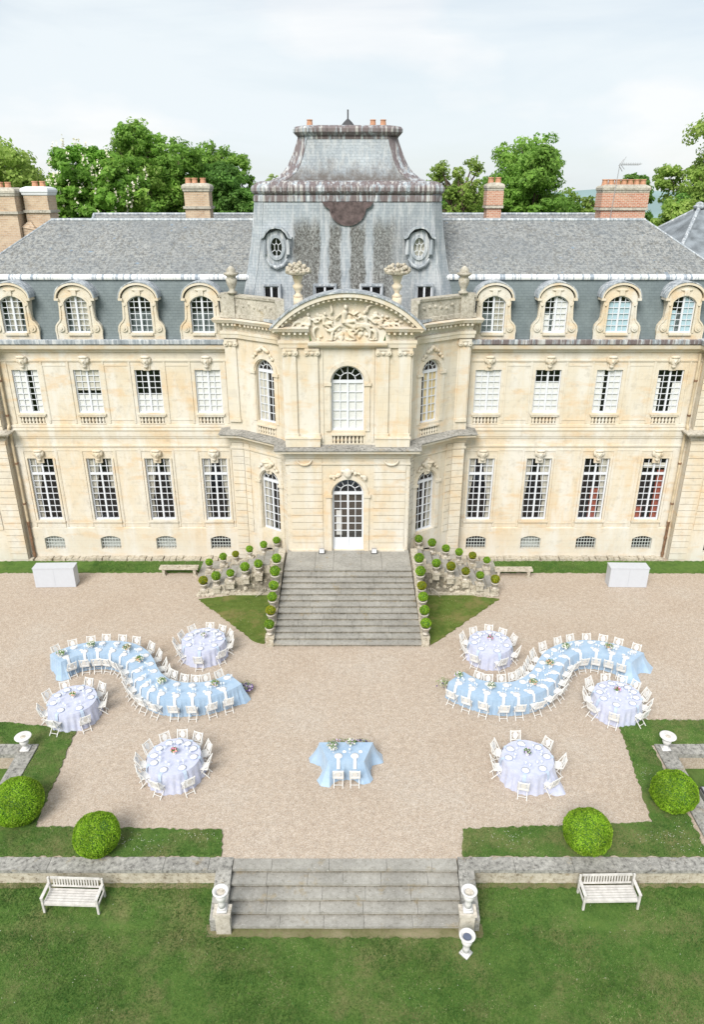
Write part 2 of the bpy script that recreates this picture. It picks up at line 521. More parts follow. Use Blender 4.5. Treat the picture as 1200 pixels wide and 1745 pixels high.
m_plain('stem', (.06, .13, .03), .8, .2)
m_plain('petal_white', (0.656, 0.640, 0.590), .7, .2, .05, 20)
m_plain('petal_pink', (.62, .20, .34), .7, .2, .15, 20)
m_plain('petal_peach', (.72, .42, .32), .7, .2, .15, 20)
m_plain('petal_purple', (.12, .06, .24), .7, .2, .2, 20)
m_plain('petal_lilac', (.58, .47, .66), .7, .2, .1, 20)
m_plain('napkin_white', (0.672, 0.681, 0.705), .85, .2, .03, 10)
m_plain('napkin_blue', (0.426, 0.508, 0.640), .85, .2, .05, 10)
m_brick('brick_pale', (.40, .27, .18), (.52, .38, .26), (.50, .45, .37))
m_brick('brick_red', (.40, .16, .10), (.52, .25, .17), (.60, .52, .44), var=.25)
m_cloth('cloth_blue', (.25, .365, .51), (.33, .44, .57))
m_cloth('cloth_lilac', (.39, .42, .57), (.50, .52, .63), 6)
m_gravel()
m_grass('grass'); m_grass('grass_dry', (.05, .09, .015), (.11, .15, .03), (.26, .195, .09), .85, .49); m_grass('grass_rich', dryamt=.15)
m_grass('dry_earth', (.10, .10, .04), (.22, .19, .11), (.34, .28, .19), .95); m_grass('far_ground', (.06, .10, .03), (.09, .15, .04), (.18, .18, .08), .4)
m_plain('far_hill', (.20, .28, .29), .95, .1, .15, .01)
m_leaf('leaf_mid', (.17, .33, .06), (.29, .50, .09), (.42, .58, .15), .55)
m_leaf('leaf_chestnut', (.15, .32, .05), (.27, .50, .08), (.40, .58, .12), .55)
m_leaf('leaf_dark', (.12, .26, .055), (.22, .43, .09), (.32, .50, .13), .55)
m_leaf('leaf_olive', (.20, .33, .06), (.37, .51, .12), (.48, .58, .19), .55)
m_leaf('leaf_pale', (.24, .36, .13), (.42, .54, .22), (.55, .62, .30), .55)
m_leaf('box_leaf', (.14, .29, .014), (.32, .54, .035), (.45, .63, .08), .5, 1.5)
m_leaf('box_leaf_yellow', (.17, .22, .010), (.40, .42, .02), (.56, .50, .05), .5, 3)
m_leaf('blade', (.06, .165, .034), (.155, .28, .07), (.42, .41, .22), .45, .9)
m_leaf('blossom', (.70, .66, .48), (.75, .72, .58), (.8, .76, .66), .2, 1)
g = G('glass')
tr = g.n('ShaderNodeBsdfTransparent'); gl = g.n('ShaderNodeBsdfGlossy'); gl.inputs['Roughness'].default_value = .05
gl.inputs['Color'].default_value = (.9, .95, 1, 1)
ms = g.n('ShaderNodeMixShader'); ms.inputs[0].default_value = .04
g.l(tr.outputs[0], ms.inputs[1]); g.l(gl.outputs[0], ms.inputs[2]); g.l(ms.outputs[0], g.o.inputs[0])
M = MATS

g = G('door_glass')
tr = g.n('ShaderNodeBsdfTransparent'); gl = g.n('ShaderNodeBsdfGlossy'); gl.inputs['Roughness'].default_value = .08
ms = g.n('ShaderNodeMixShader'); ms.inputs[0].default_value = .20
g.l(tr.outputs[0], ms.inputs[1]); g.l(gl.outputs[0], ms.inputs[2]); g.l(ms.outputs[0], g.o.inputs[0])

# ------------------------------------------------------------------ setting: ground
def lawn_z(y):
    t = min(1, max(0, (y - 14.4) / 1.5))
    return -.9 + .26 * t * t * (3 - 2 * t)

def rag(pts, step=.35, amp=.04, closed=True):
    """a polygon with slightly uneven edges, as a cut turf edge has"""
    o = []
    n = len(pts)
    for i in range(n if closed else n - 1):
        a = Vector(pts[i]); b = Vector(pts[(i + 1) % n]); L_ = (b - a).length
        k = max(1, int(L_ / step)) if L_ < 40 else 1
        d = (b - a).normalized() if L_ > 0 else Vector((1, 0)); nn = Vector((-d.y, d.x))
        for j in range(k):
            o.append(tuple(a + (b - a) * j / k + (nn * random.uniform(-amp, amp) if j else Vector((0, 0)))))
    return o

def struct(name, mb, mat, label, cat='ground'):
    o = mb.build(name, mat)
    return tag(o, label, cat, None, 'structure')

m = MB()
xs = [-900, -60, -30] + [x * 1.5 for x in range(-12, 13)] + [30, 60, 900]
ys = [-900, -20, 4, 9, 11, 12, 13, 13.8, 14.4, 14.8, 15.2, 15.6, 16.0, 16.6]
for i in range(len(xs) - 1):
    for j in range(len(ys) - 1):
        m.quad(*[(x, y, lawn_z(y)) for x, y in ((xs[i], ys[j]), (xs[i + 1], ys[j]), (xs[i + 1], ys[j + 1]), (xs[i], ys[j + 1]))])
m.quad((-900, 16.6, -.64), (900, 16.6, -.64), (900, 60, -.64), (-900, 60, -.64))
m.quad((-900, 60, -.64), (900, 60, -.64), (900, 1600, -.64), (-900, 1600, -.64))
struct('lawn', m, M['grass'], 'wide green mown lawn in the foreground below the retaining wall')
# gravel terrace, with the two sunken gardens left out
m = MB()
m.prism([(-3.75, 16.15), (3.75, 16.15), (11.45, 16.15), (11.45, 20.6), (60, 20.6), (60, 60), (-60, 60), (-60, 20.6), (-11.45, 20.6), (-11.45, 16.15)][::1], -.62, 0)
struct('gravel_court', m, M['gravel'], 'pale pinkish beige gravel court in front of the building', 'gravel')

def turf(name, pts, mat, label, z0=.004, z1=.045, amp=.05):
    m = MB(); m.prism(rag(pts, .11, amp), z0, z1)
    return struct(name, m, M[mat], label, 'grass')
LAWN_L = [(-12.0, 16.2), (-3.83, 16.2), (-3.97, 17.2), (-10.0, 17.34), (-10.28, 22.0), (-13.3, 22.36), (-30, 22.4), (-30, 21.12), (-11.35, 21.12), (-11.35, 16.2)][1:]
LAWN_R = [(3.62, 16.2), (11.2, 16.2), (11.25, 21.12), (30, 21.2), (30, 22.5), (10.47, 22.5), (9.93, 17.5), (3.75, 17.25)]
turf('lawn_edge', LAWN_L, 'grass', 'left grass border around the gravel court, under two round bushes')
turf('lawn_edge', LAWN_R, 'grass', 'right grass border around the gravel court, under two round bushes')
turf('grass_strip', [(-30, 34.35), (-8.0, 34.43), (-7.9, 35.7), (-30, 35.7)], 'grass_rich', 'narrow grass strip at the foot of the left facade')
turf('grass_strip', [(7.75, 34.43), (30, 34.25), (30, 35.7), (7.7, 35.7)], 'grass_rich', 'narrow grass strip at the foot of the right facade')
TRI_L = [(-7.5, 31.6), (-4.2, 27.85), (-3.78, 27.7), (-3.72, 32.2), (-4.4, 32.35)]
TRI_R = [(7.6, 31.65), (4.3, 32.35), (3.72, 32.2), (3.72, 27.6), (4.1, 27.9)]
turf('grass_triangle', TRI_L, 'grass_dry', 'patchy grass triangle left of the central stairs')
turf('grass_triangle', TRI_R[::-1], 'grass_dry', 'patchy grass triangle right of the central stairs')
for s in (-1, 1):
    m = MB(); m.prism(([(-8.0, 34.0), (-5.6, 34.0), (-5.3, 34.6), (-5.4, 35.5), (-8.0, 35.7)] if s < 0 else [(5.3, 34.6), (5.6, 34.0), (8.0, 34.0), (8.0, 35.7), (5.4, 35.5)]), .004, .06)
    struct('path', m, M['step_stone'], 'grey stone path behind the potted balls %s of the stairs' % ('left' if s < 0 else 'right'), 'path')
# far hill
m = MB()
hp = [(60, 8), (120, 14), (170, 18), (215, 21), (240, 21.5), (280, 19), (400, 12), (600, 4)]
for k in range(len(hp) - 1):
    (x0, h0), (x1, h1) = hp[k], hp[k + 1]
    m.quad((x0, 640, -2), (x1, 640, -2), (x1, 700, h1), (x0, 700, h0))
    m.quad((x0, 700, h0), (x1, 700, h1), (x1, 780, -2), (x0, 780, -2))
struct('hills', m, M['far_hill'], 'distant blue green wooded hill on the right horizon', 'hill')

# grass blades over the turf, one mesh of uncountable stuff
def blades(name, regions, label, per=900, h=.07):
    out = []; cv = []
    for (poly, dens, z, hh) in regions:
        P = np.array(poly); x0, y0 = P.min(0); x1, y1 = P.max(0)
        x0 = max(x0, -14); x1 = min(x1, 14)
        n = int((x1 - x0) * (y1 - y0) * dens)
        q = np.stack([rng.uniform(x0, x1, n), rng.uniform(y0, y1, n)], 1)
        ins = np.zeros(n, bool); k = len(P)
        for i in range(k):
            a = P[i]; b = P[(i + 1) % k]
            c = ((a[1] > q[:, 1]) != (b[1] > q[:, 1]))
            with np.errstate(divide='ignore', invalid='ignore'):
                c &= q[:, 0] < (b[0] - a[0]) * (q[:, 1] - a[1]) / (b[1] - a[1]) + a[0]
            ins ^= c
        q = q[ins]; n = len(q)
        zz = np.array([lawn_z(v) for v in q[:, 1]]) if z is None else np.full(n, z)
        th = rng.uniform(0, 2 * PI, n); wd = .009; 
        tall = hh * rng.uniform(.5, 1.3, n) * (0.75 + .5 * np.sin(q[:, 0] * 1.3 + 2 * np.sin(q[:, 1] * .9)) * .5)
        dx = np.cos(th) * wd; dy = np.sin(th) * wd
        base = np.stack([q[:, 0], q[:, 1], zz], 1)
        a = base + np.stack([dx, dy, 0 * dx], 1); b = base - np.stack([dx, dy, 0 * dx], 1)
        l = rng.normal(0, .45, (n, 2)) * tall[:, None]
        t = base + np.stack([l[:, 0], l[:, 1], tall], 1)
        out.append(np.stack([a, b, t], 1).reshape(-1, 3))
        pn = .36 + .12 * np.sin(q[:, 0] * 5.3 + 2 * np.cos(q[:, 1] * 4.1)) * np.sin(q[:, 1] * 6.1 + q[:, 0]) + .30 * np.sin(q[:, 0] * 1.9 + 1.5 * np.sin(q[:, 1] * 2.3)) * np.sin(q[:, 1] * 1.7 + np.cos(q[:, 0] * 1.1) * 2)
        cv.append(np.clip(pn + rng.normal(0, .28, n), 0, 1))
    o = fast_mesh(name, np.concatenate(out), 3, M['blade'], colr=np.concatenate(cv))
    return tag(o, label, 'grass', None, 'stuff')
blades('grass_blades', [([(-11, 11.3), (11, 11.3), (11.5, 15.78), (3.95, 15.78), (3.95, 14.3), (3.3, 14.22), (-3.3, 14.22), (-3.95, 14.3), (-3.95, 15.78), (-11.5, 15.78)], 1600, None, .055)], 'short mown grass blades of the foreground lawn')
blades('grass_blades', [(LAWN_L, 1100, .045, .05), (LAWN_R, 1100, .045, .05)], 'grass blades of the borders around the gravel court')
blades('grass_blades', [(TRI_L, 130, .045, .05), (TRI_R, 130, .045, .05), ([(-14, 34.4), (-8, 34.45), (-8, 35.6), (-14, 35.6)], 500, .045, .09), ([(7.8, 34.45), (14, 34.4), (14, 35.6), (7.8, 35.6)], 500, .045, .09)], 'grass blades beside the stairs and along the facade')
# daisies
dm = MB()
for _ in range(330):
    if random.random() < .85:
        cx_, cy_ = random.choice([(-7.0, 16.8), (-6.2, 16.6), (-4.5, 17.0), (-2.5, 99), (10.4, 19.6), (5.2, 16.9), (9.6, 16.9), (10.6, 17.0), (11, 16.5)])
        x, y = random.gauss(cx_, .4), random.gauss(cy_, .22)
        if not ((abs(x) > 4.0 and 16.3 < y < 17.1) or (abs(x) > 10.3 and 16.3 < y < 22)) or abs(x) > 11.1: continue
        z = .1
    else:
        x, y = random.uniform(-10, 10), random.uniform(12, 15.2)
        if abs(x) < 4 and y > 13.9: continue
        z = lawn_z(y) + .05
    dm.blob((x, y, z), (.010, .010, .006), 5, 3)
tag(dm.build('daisies', M['petal_white']), 'tiny white daisies scattered in the grass', 'flowers', None, 'stuff')

# ------------------------------------------------------------------ facade helpers
class Fr:
    """wall frame: u to the right, d inwards, z up"""
    def __init__(s, p0, p1):
        s.o = Vector((p0[0], p0[1], 0)); p1 = Vector((p1[0], p1[1], 0))
        s.len = (p1 - s.o).length; s.e = (p1 - s.o) / s.len; s.n = Vector((-s.e.y, s.e.x, 0))
    def __call__(s, u, d, z):
        p = s.o + s.e * u + s.n * d
        return (p.x, p.y, z)
def fbox(m, F, u0, u1, d0, d1, z0, z1):
    m.hexa([F(u0, d0, z0), F(u1, d0, z0), F(u1, d1, z0), F(u0, d1, z0), F(u0, d0, z1), F(u1, d0, z1), F(u1, d1, z1), F(u0, d1, z1)])
def topz(o, u):
    uc, wd, zb, zt, rise = o
    if rise <= 0: return zt
    h = wd / 2; x = max(-h, min(h, u - uc))
    if rise >= h - 1e-6: return zt - h + math.sqrt(max(0, h * h - x * x))
    rr = (h * h + rise * rise) / (2 * rise)
    return zt - rr + math.sqrt(rr * rr - x * x)
def arc_pts(o, n=12):
    uc, wd, zb, zt, rise = o
    if rise <= 0: return [(uc - wd / 2, zt), (uc + wd / 2, zt)]
    if rise >= wd / 2 - 1e-6:
        return [(uc - wd / 2 * math.cos(PI * i / n), zt - wd / 2 + wd / 2 * math.sin(PI * i / n)) for i in range(n + 1)]
    return [(uc - wd / 2 + wd * i / n, topz(o, uc - wd / 2 + wd * i / n)) for i in range(n + 1)]
def outline(o, n=12):
    uc, wd, zb, zt, rise = o
    return [(uc - wd / 2, zb)] + arc_pts(o, n) + [(uc + wd / 2, zb)]
def flat_wall(m, F, z0, z1, ops, depth=.25, u0=0, u1=None):
    u1 = F.len if u1 is None else u1
    us = {round(u0, 4), round(u1, 4)}
    for o in ops:
        for u, z in arc_pts(o): us.add(round(u, 4))
    us = sorted(u for u in us if u0 - 1e-3 <= u <= u1 + 1e-3)
    for a, b in zip(us, us[1:]):
        if b - a < 1e-4: continue
        mid = (a + b) / 2
        here = sorted([o for o in ops if abs(mid - o[0]) < o[1] / 2], key=lambda o: o[2])
        lo = (z0, z0)
        for o in here:
            m.quad(F(a, 0, lo[0]), F(b, 0, lo[1]), F(b, 0, o[2]), F(a, 0, o[2]))
            lo = (topz(o, a), topz(o, b))
        m.quad(F(a, 0, lo[0]), F(b, 0, lo[1]), F(b, 0, z1), F(a, 0, z1))
    for o in ops:
        pl = outline(o)
        for i in range(len(pl)):
            a, b = pl[i], pl[(i + 1) % len(pl)]
            m.quad(F(a[0], 0, a[1]), F(a[0], depth, a[1]), F(b[0], depth, b[1]), F(b[0], 0, b[1]))
def strip(m, F, pts, wd, d0, d1, side=0):
    """bar of width wd following pts in the wall plane; side 0 centred, 1 outside (left of travel)"""
    n = len(pts); offs = []
    for i, p in enumerate(pts):
        a = Vector(pts[max(i - 1, 0)]); b = Vector(pts[min(i + 1, n - 1)])
        d = (b - a).normalized(); offs.append(Vector((-d.y, d.x)))
    A = []; B = []
    for p, o in zip(pts, offs):
        p = Vector(p)
        k0, k1 = (-wd / 2, wd / 2) if side == 0 else (0, wd)
        A.append(p + o * k0); B.append(p + o * k1)
    rings = [[F(A[i].x, d0, A[i].y), F(B[i].x, d0, B[i].y), F(B[i].x, d1, B[i].y), F(A[i].x, d1, A[i].y)] for i in range(n)]
    m.loft(rings)
def offset_path(path, d):
    """offset a plan polyline to its outer side (d>0), outside = right-hand side seen along the path ... path runs left to right, outside is -Y"""
    o = []
    n = len(path)
    for i in range(n):
        ns = []
        if i > 0:
            e = (Vector(path[i]) - Vector(path[i - 1])).normalized(); ns.append(Vector((e.y, -e.x)))
        if i < n - 1:
            e = (Vector(path[i + 1]) - Vector(path[i])).normalized(); ns.append(Vector((e.y, -e.x)))
        nn = sum(ns, Vector((0, 0))).normalized()
        k = 1 / max(.5, nn.dot(ns[0]))
        o.append(Vector(path[i]) + nn * d * k)
    return o
def sweep(m, path, prof):
    offs = {}
    for d, z in prof:
        if d not in offs: offs[d] = offset_path(path, d)
    rings = [[(offs[d][i].x, offs[d][i].y, z) for d, z in prof] for i in range(len(path))]
    m.loft(rings)

def window(parent, F, o, cols, rows, d=.16, fr=.07, mw=.028, transom=None, curtain=None, lab=None, fan=False, panel=0, name='window'):
    """a part: white frame with glazing bars; pane and curtain as sub-parts"""
    uc, wd, zb, zt, rise = o
    m = MB(); h = wd / 2
    pl = outline(o, 14)
    strip(m, F, pl[::-1], fr, d, d + .07, side=1)                  # inside of opening
    fbox(m, F, uc - h, uc + h, d - .03, d + .09, zb, zb + fr)      # bottom rail / sill
    fbox(m, F, uc - .045, uc + .045, d - .012, d + .06, zb + fr, (zt - h if fan else topz(o, uc) - fr / 2))
    ztop = zt - h if fan else zt
    if transom: fbox(m, F, uc - h + fr * .9, uc + h - fr * .9, d - .018, d + .075, transom - .06, transom + .06)
    zones = [(zb + fr + panel, transom - .06 if transom else ztop - (0 if not fan else .05), rows if not isinstance(rows, tuple) else rows[0])]
    if transom and isinstance(rows, tuple): zones.append((transom + .06, zt - fr, rows[1]))
    if panel: fbox(m, F, uc - h + fr, uc + h - fr, d + .01, d + .05, zb + fr, zb + fr + panel)
    for (a, b, nr) in zones:
        for i in range(1, nr):
            z = a + (b - a) * i / nr
            hw = h - fr * .8
            if rise > 0 and not fan:
                while hw > .1 and topz(o, uc + hw) < z + .02: hw -= .02
            fbox(m, F, uc - hw, uc + hw, d, d + .04, z - mw / 2, z + mw / 2)
    for i in range(1, cols):
        if cols % 2 == 0 and i == cols // 2: continue
        u = uc - h + fr / 2 + (wd - fr) * i / cols
        for (a, b, nr) in zones:
            bt = min(b + .02, topz(o, u) - fr * .5) if not fan else b
            fbox(m, F, u - mw / 2, u + mw / 2, d + .002, d + .038, a, bt)
    if fan:
        fbox(m, F, uc - h + .02, uc + h - .02, d - .022, d + .08, ztop - .07, ztop + .07)
        rin = h * .48
        strip(m, F, [(uc - rin * math.cos(PI * i / 12), ztop + .07 + rin * .92 * math.sin(PI * i / 12)) for i in range(13)], mw * 1.2, d, d + .04)
        for k in range(1, 6):
            t = PI * k / 6
            r0 = rin if k != 3 else 0
            m.add(*_rad(F, uc, ztop + .05, t, r0 * .95, h - fr * .7, mw, d))
        for k in (1.5, 4.5):
            pass
    w_ = m.build(name, M['frame_white'], parent)
    if lab: w_['label'] = lab
    p = MB()
    pts = outline((uc, wd - .04, zb + .02, zt - .02, rise if rise <= 0 else min(rise, (wd - .04) / 2)), 14)
    p.add([F(u, d + .022, z) for u, z in pts], [tuple(range(len(pts)))[::-1]])
    p.build('pane', M['door_glass' if name == 'entrance_door' else 'glass'], w_)
    for c in (curtain or []):       # (u0,u1,z0,z1,material,kind)
        u0, u1, z0, z1, mt, kd = c
        cm = MB(); n = 14 if kd != 'flat' else 1
        U0, U1 = uc - h + u0 * wd, uc - h + u1 * wd
        Z0, Z1 = zb + z0 * (zt - zb), zb + z1 * (zt - zb)
        rr = []
        for j in range(7):
            tz = j / 6; z = Z0 + (Z1 - Z0) * tz
            if kd == 'tieL': ub = U0 + (U1 - U0) * (.35 + .65 * abs(tz - .35) ** .8 * 1.4 if tz > .35 else .35 + .25 * (.35 - tz)); ua = U0
            elif kd == 'tieR': ua = U1 - (U1 - U0) * (.35 + .65 * abs(tz - .35) ** .8 * 1.4 if tz > .35 else .35 + .25 * (.35 - tz)); ub = U1
            else: ua, ub = U0, U1
            row = []
            for i in range(n + 1):
                u = ua + (ub - ua) * i / n
                zz = min(z, topz(o, u) - .02) if rise > 0 else z
                row.append(F(u, d + (.12 + .025 * math.sin(i * 2.3) if n > 1 else .055), zz))
            rr.append(row)
        for a, b in zip(rr, rr[1:]):
            for i in range(n): cm.quad(a[i], a[i + 1], b[i + 1], b[i])
        cm.build('curtain' if kd != 'flat' else 'blind', M[mt], w_)
    return w_
def _rad(F, uc, z, t, r0, r1, mw, d):
    c, s = math.cos(t), math.sin(t)
    a = (uc + c * r0, z + s * r0); b = (uc + c * r1, z + s * r1); px, pz = -s * mw / 2, c * mw / 2
    P = []
    for dd in (d, d + .04):
        P += [F(a[0] - px, dd, a[1] - pz), F(a[0] + px, dd, a[1] + pz), F(b[0] + px, dd, b[1] + pz), F(b[0] - px, dd, b[1] - pz)]
    return P, [(0, 1, 2, 3), (7, 6, 5, 4), (0, 4, 5, 1), (1, 5, 6, 2), (2, 6, 7, 3), (3, 7, 4, 0)]

def remesh(o, vox=.04, sm=2):
    r = o.modifiers.new('remesh', 'REMESH'); r.mode = 'VOXEL'; r.voxel_size = vox; r.use_smooth_shade = True
    s = o.modifiers.new('smooth', 'SMOOTH'); s.iterations = sm; s.factor = .5

# ------------------------------------------------------------------ the chateau
CH = thing('chateau', 'long cream stone chateau with domed slate central pavilion', 'chateau', (0, 33.1, 0))
YW = 36.2; YP = 35.75
XG = [7.06, 10.08, 13.15, 16.24]

def balustrade(parent, F, u0, u1, z0, z1, n, d=.0):
    m = MB(); fbox(m, F, u0 - .06, u1 + .06, d - .07, d + .12, z1, z1 + .07); fbox(m, F, u0 - .03, u1 + .03, d - .04, d + .10, z0 - .05, z0)
    b = m.build('balustrade', M['stone_clean'], parent)
    h = z1 - z0
    for i in range(n):
        q = MB(); u = u0 + (u1 - u0) * (i + .5) / n
        x, y, _ = F(u, d + .03, 0)
        q.lathe([(.065, 0), (.065, .07 * h), (.035, .13 * h), (.078, .34 * h), (.075, .45 * h), (.04, .72 * h), (.036, .80 * h), (.062, .90 * h), (.062, h)], 8, (x, y, z0))
        q.build('baluster', M['stone_clean'], b, smooth=True)
    return b

def mascaron(parent, F, u, z, s=1.0, kind=0):
    """carved keystone mask"""
    m = MB()
    fbox(m, F, u - .16 * s, u + .16 * s, -.05, .04, z - .42 * s, z + .18 * s)
    def b(du, dd, dz, r): 
        x, y, zz = F(u + du * s, dd * s, z + dz * s); m.blob((x, y, zz), tuple(k * s for k in r), 8, 6)
    b(0, -.08, 0, (.16, .13, .20)); b(0, -.2, -.02, (.035, .06, .07)); b(-.07, -.17, .05, (.045, .04, .03)); b(.07, -.17, .05, (.045, .04, .03))
    b(0, -.14, .17, (.21, .1, .07)); b(-.17, -.08, .05, (.07, .08, .14)); b(.17, -.08, .05, (.07, .08, .14)); b(0, -.15, -.13, (.06, .05, .03)); b(0, -.1, -.22, (.1, .08, .08))
    o = m.build('mask_keystone', M['stone'], parent); remesh(o, .028, 2)
    return o

# wings ------------------------------------------------------------
CURT = {
 'g': {0: [(0, .5, 0, 1, 'curtain', 'tieL')], 1: [(0, .45, 0, 1, 'curtain', 'tieL'), (.78, 1, .5, 1, 'curtain', 'x')], 2: [(0, .42, 0, 1, 'curtain', 'tieL'), (.75, 1, 0, 1, 'curtain', 'tieR')], 3: [(0, .4, 0, 1, 'curtain', 'tieL'), (.62, 1, 0, 1, 'curtain', 'tieR')],
       4: [(0, .3, 0, 1, 'curtain', 'tieL'), (.55, 1, 0, 1, 'curtain', 'tieR')], 5: [(0, .28, 0, 1, 'curtain', 'tieL'), (.55, 1, 0, 1, 'curtain', 'tieR')], 6: [(.45, .75, 0, .5, 'red_curtain', 'x'), (.6, 1, 0, 1, 'curtain', 'tieR')], 7: [(.1, 1, .84, .92, 'curtain', 'flat'), (.7, 1, 0, .8, 'red_curtain', 'x'), (0, .35, 0, .2, 'red_curtain', 'x')]},
 'f': {0: [(0, .56, 0, 1, 'blind', 'flat'), (.76, 1, 0, 1, 'blind', 'flat')], 1: [(0, 1, 0, .42, 'blind', 'flat'), (0, 1, .52, 1, 'curtain', 'flat')], 2: [(0, 1, 0, .42, 'blind', 'flat')], 3: [(0, 1, 0, 1, 'blind', 'flat')],
       4: [(0, 1, 0, 1, 'blind', 'flat')], 5: [(0, 1, 0, .72, 'blind', 'flat')], 6: [(0, .34, 0, 1, 'blind', 'flat'), (.5, 1, 0, 1, 'blind', 'flat')], 7: [(0, .18, 0, .8, 'blind', 'flat'), (.66, 1, 0, .72, 'blind', 'flat')]},
 'd': {0: [(.26, .76, 0, 1, 'curtain', 'x')], 1: [(.25, 1, 0, 1, 'curtain', 'x')], 2: [], 3: [], 4: [(.5, 1, 0, 1, 'curtain', 'x')], 5: [(0, .3, 0, .5, 'blind', 'flat'), (.42, 1, 0, 1, 'blind', 'flat')], 6: [(0, 1, 0, 1, 'blue_blind', 'flat')], 7: [(0, .25, 0, .6, 'blue_blind', 'flat'), (.5, 1, 0, 1, 'blue_blind', 'flat')]}}

for s in (-1, 1):
    x0, x1 = (-17.7, -5.9) if s < 0 else (5.9, 17.7)
    F = Fr((x0, YW), (x1, YW))
    cen = sorted([s * x for x in XG])
    ops = []
    for X in cen:
        u = X - x0
        ops += [(u, 1.34, 2.33, 5.86, 0), (u, 1.30, 8.33, 10.55, 0), (u, 1.24, 7.79, 8.14, 0), (u + (-.0), 1.10, .56, 1.36, .16)]
    m = MB(); flat_wall(m, F, 0, 11.5, ops, .26)
    # framed panels and pilaster strips standing 3-5 cm proud
    for X in cen:
        u = X - x0
        for zb, zt, hw in ((1.92, 6.35, .86), (7.78, 10.98, .88)):
            for sg in (-1, 1):
                fbox(m, F, u + sg * hw - .045, u + sg * hw + .045, -.035, .02, zb, zt)
            if zt < 7: fbox(m, F, u - hw + .046, u + hw - .046, -.033, .02, zt - .09, zt - .002)
        fbox(m, F, u - .66, u + .66, .2, .3, 7.7, 8.2)
        for sg in (-1, 1): fbox(m, F, u + sg * .72 - .05, u + sg * .72 + .05, -.05, .02, 2.31, 5.88)
        fbox(m, F, u - .80, u + .80, -.12, .02, 2.20, 2.30); fbox(m, F, u - .74, u + .74, -.1, .02, 8.22, 8.30)
        fbox(m, F, u - .77, u + .77, -.04, .02, 1.86, 2.19)
    for k in range(len(cen) - 1):
        um = (cen[k] + cen[k + 1]) / 2 - x0
        for zb, zt in ((1.95, 6.5), (7.8, 10.95)):
            for sg in (-.62, .62): fbox(m, F, um + sg - .03, um + sg + .03, -.025, .02, zb + .15, zt - .15)
            fbox(m, F, um - .59, um + .59, -.023, .02, zb + .15, zb + .2); fbox(m, F, um - .59, um + .59, -.023, .02, zt - .2, zt - .15)
    m.build('wing_wall', M['stone'], CH)
    m = MB(); fbox(m, F, 0, F.len, -.05, .03, 0, 1.83); 
    m2 = MB(); flat_wall(m2, Fr((x0, YW - .05), (x1, YW - .05)), 0, 1.83, [(o[0], o[1], .56, 1.36, .16) for o in ops if o[2] < 1], .06)
    m2.add([F(0, -.05, 1.83), F(F.len, -.05, 1.83), F(F.len, .0, 1.86), F(0, .0, 1.86)], [(0, 1, 2, 3)])
    m2.build('plinth', M['stone'], CH)
    m = MB()
    for k in range(int(F.len / .34)):      # rough footing stones
        a = k * .34 + random.uniform(-.04, .04)
        fbox(m, F, a, a + .34 * random.uniform(.8, 1.05), -.42 - random.uniform(0, .08), -.055, 0, .10 + random.uniform(0, .09))
    m.build('footing', M['rubble'], CH)
    # flat near-black sheet behind the windows, its colour standing in for unlit rooms
    m = MB(); m.box(x0, x1, YW + .62, YW + .66, 0, 11.4); m.build('room_shade_sheet', M['room_shade'], CH)
    path = [(x0, YW), (x1, YW)]
    m = MB(); sweep(m, path, [(-.02, 6.98), (.04, 6.98), (.05, 7.05), (.08, 7.12), (.09, 7.36), (.13, 7.44), (.13, 7.50), (-.02, 7.56)])
    sweep(m, path, [(-.02, 6.52), (.05, 6.52), (.06, 6.60), (-.02, 6.62)]); sweep(m, path, [(-.02, 7.57), (.07, 7.57), (.07, 7.70), (-.02, 7.72)])
    m.build('string_course', M['stone'], CH)
    m = MB(); sweep(m, path, [(-.02, 10.98), (.05, 10.98), (.06, 11.05), (-.02, 11.06)])
    sweep(m, path, [(-.02, 11.45), (.10, 11.46), (.14, 11.56), (.34, 11.66), (.38, 11.84), (-.3, 11.88)])
    m.build('cornice', M['stone_clean'], CH)
    m = MB(); sweep(m, path, [(-.32, 11.885), (.40, 11.87), (.45, 11.92), (.46, 12.10), (.38, 12.13), (.32, 12.02), (-.1, 12.03), (-.32, 12.10)])
    m.build('gutter', M['brown_lead'] if s > 0 else M['lead'], CH)
    # mansard slope behind the dormers
    m = MB(); ra, rb = (x0, -3.9) if s < 0 else (3.9, x1); m.hexa([(ra, 36.22, 12.04), (rb, 36.22, 12.04), (rb, 39, 12.04), (ra, 39, 12.04), (ra, 36.95, 14.80), (rb, 36.95, 14.80), (rb, 39, 14.80), (ra, 39, 14.80)])
    m.build('mansard_roof', M['mansard_slate'], CH)
    m = MB(); sweep(m, [(ra, 36.95), (rb, 36.95)], [(-.1, 14.805), (.05, 14.78), (.12, 14.82), (.14, 14.92), (.04, 15.02), (-.1, 15.05)])
    m.build('lead_flashing', M['flashing'], CH)
    # upper roof with a hip at the outer end
    xi = s * 3.9; xo = s * 18.45; xr = s * 15.6
    m = MB()
    A, B, C_, D = (xi, 36.95, 15.0), (xo, 36.95, 15.0), (xr, 41.1, 17.36), (xi, 41.1, 17.36)
    Eb, Fb = (xo, 44.9, 15.0), (xi, 44.9, 15.0)
    m.add([A, B, C_, D, Eb, Fb], [(0, 1, 2, 3) if s > 0 else (3, 2, 1, 0), (1, 4, 2) if s > 0 else (2, 4, 1), (3, 2, 4, 5) if s > 0 else (5, 4, 2, 3)])
    m.build('upper_roof', M['upper_slate'], CH)
    m = MB(); m.tube([D, C_], .09, 8); m.tube([C_, Eb], .06, 6); m.tube([C_, B], .05, 6)
    m.build('ridge_cap', M['lead'], CH)
    # roof of the rear range
    m = MB()
    X0, X1 = s * 3.5, s * 14.9
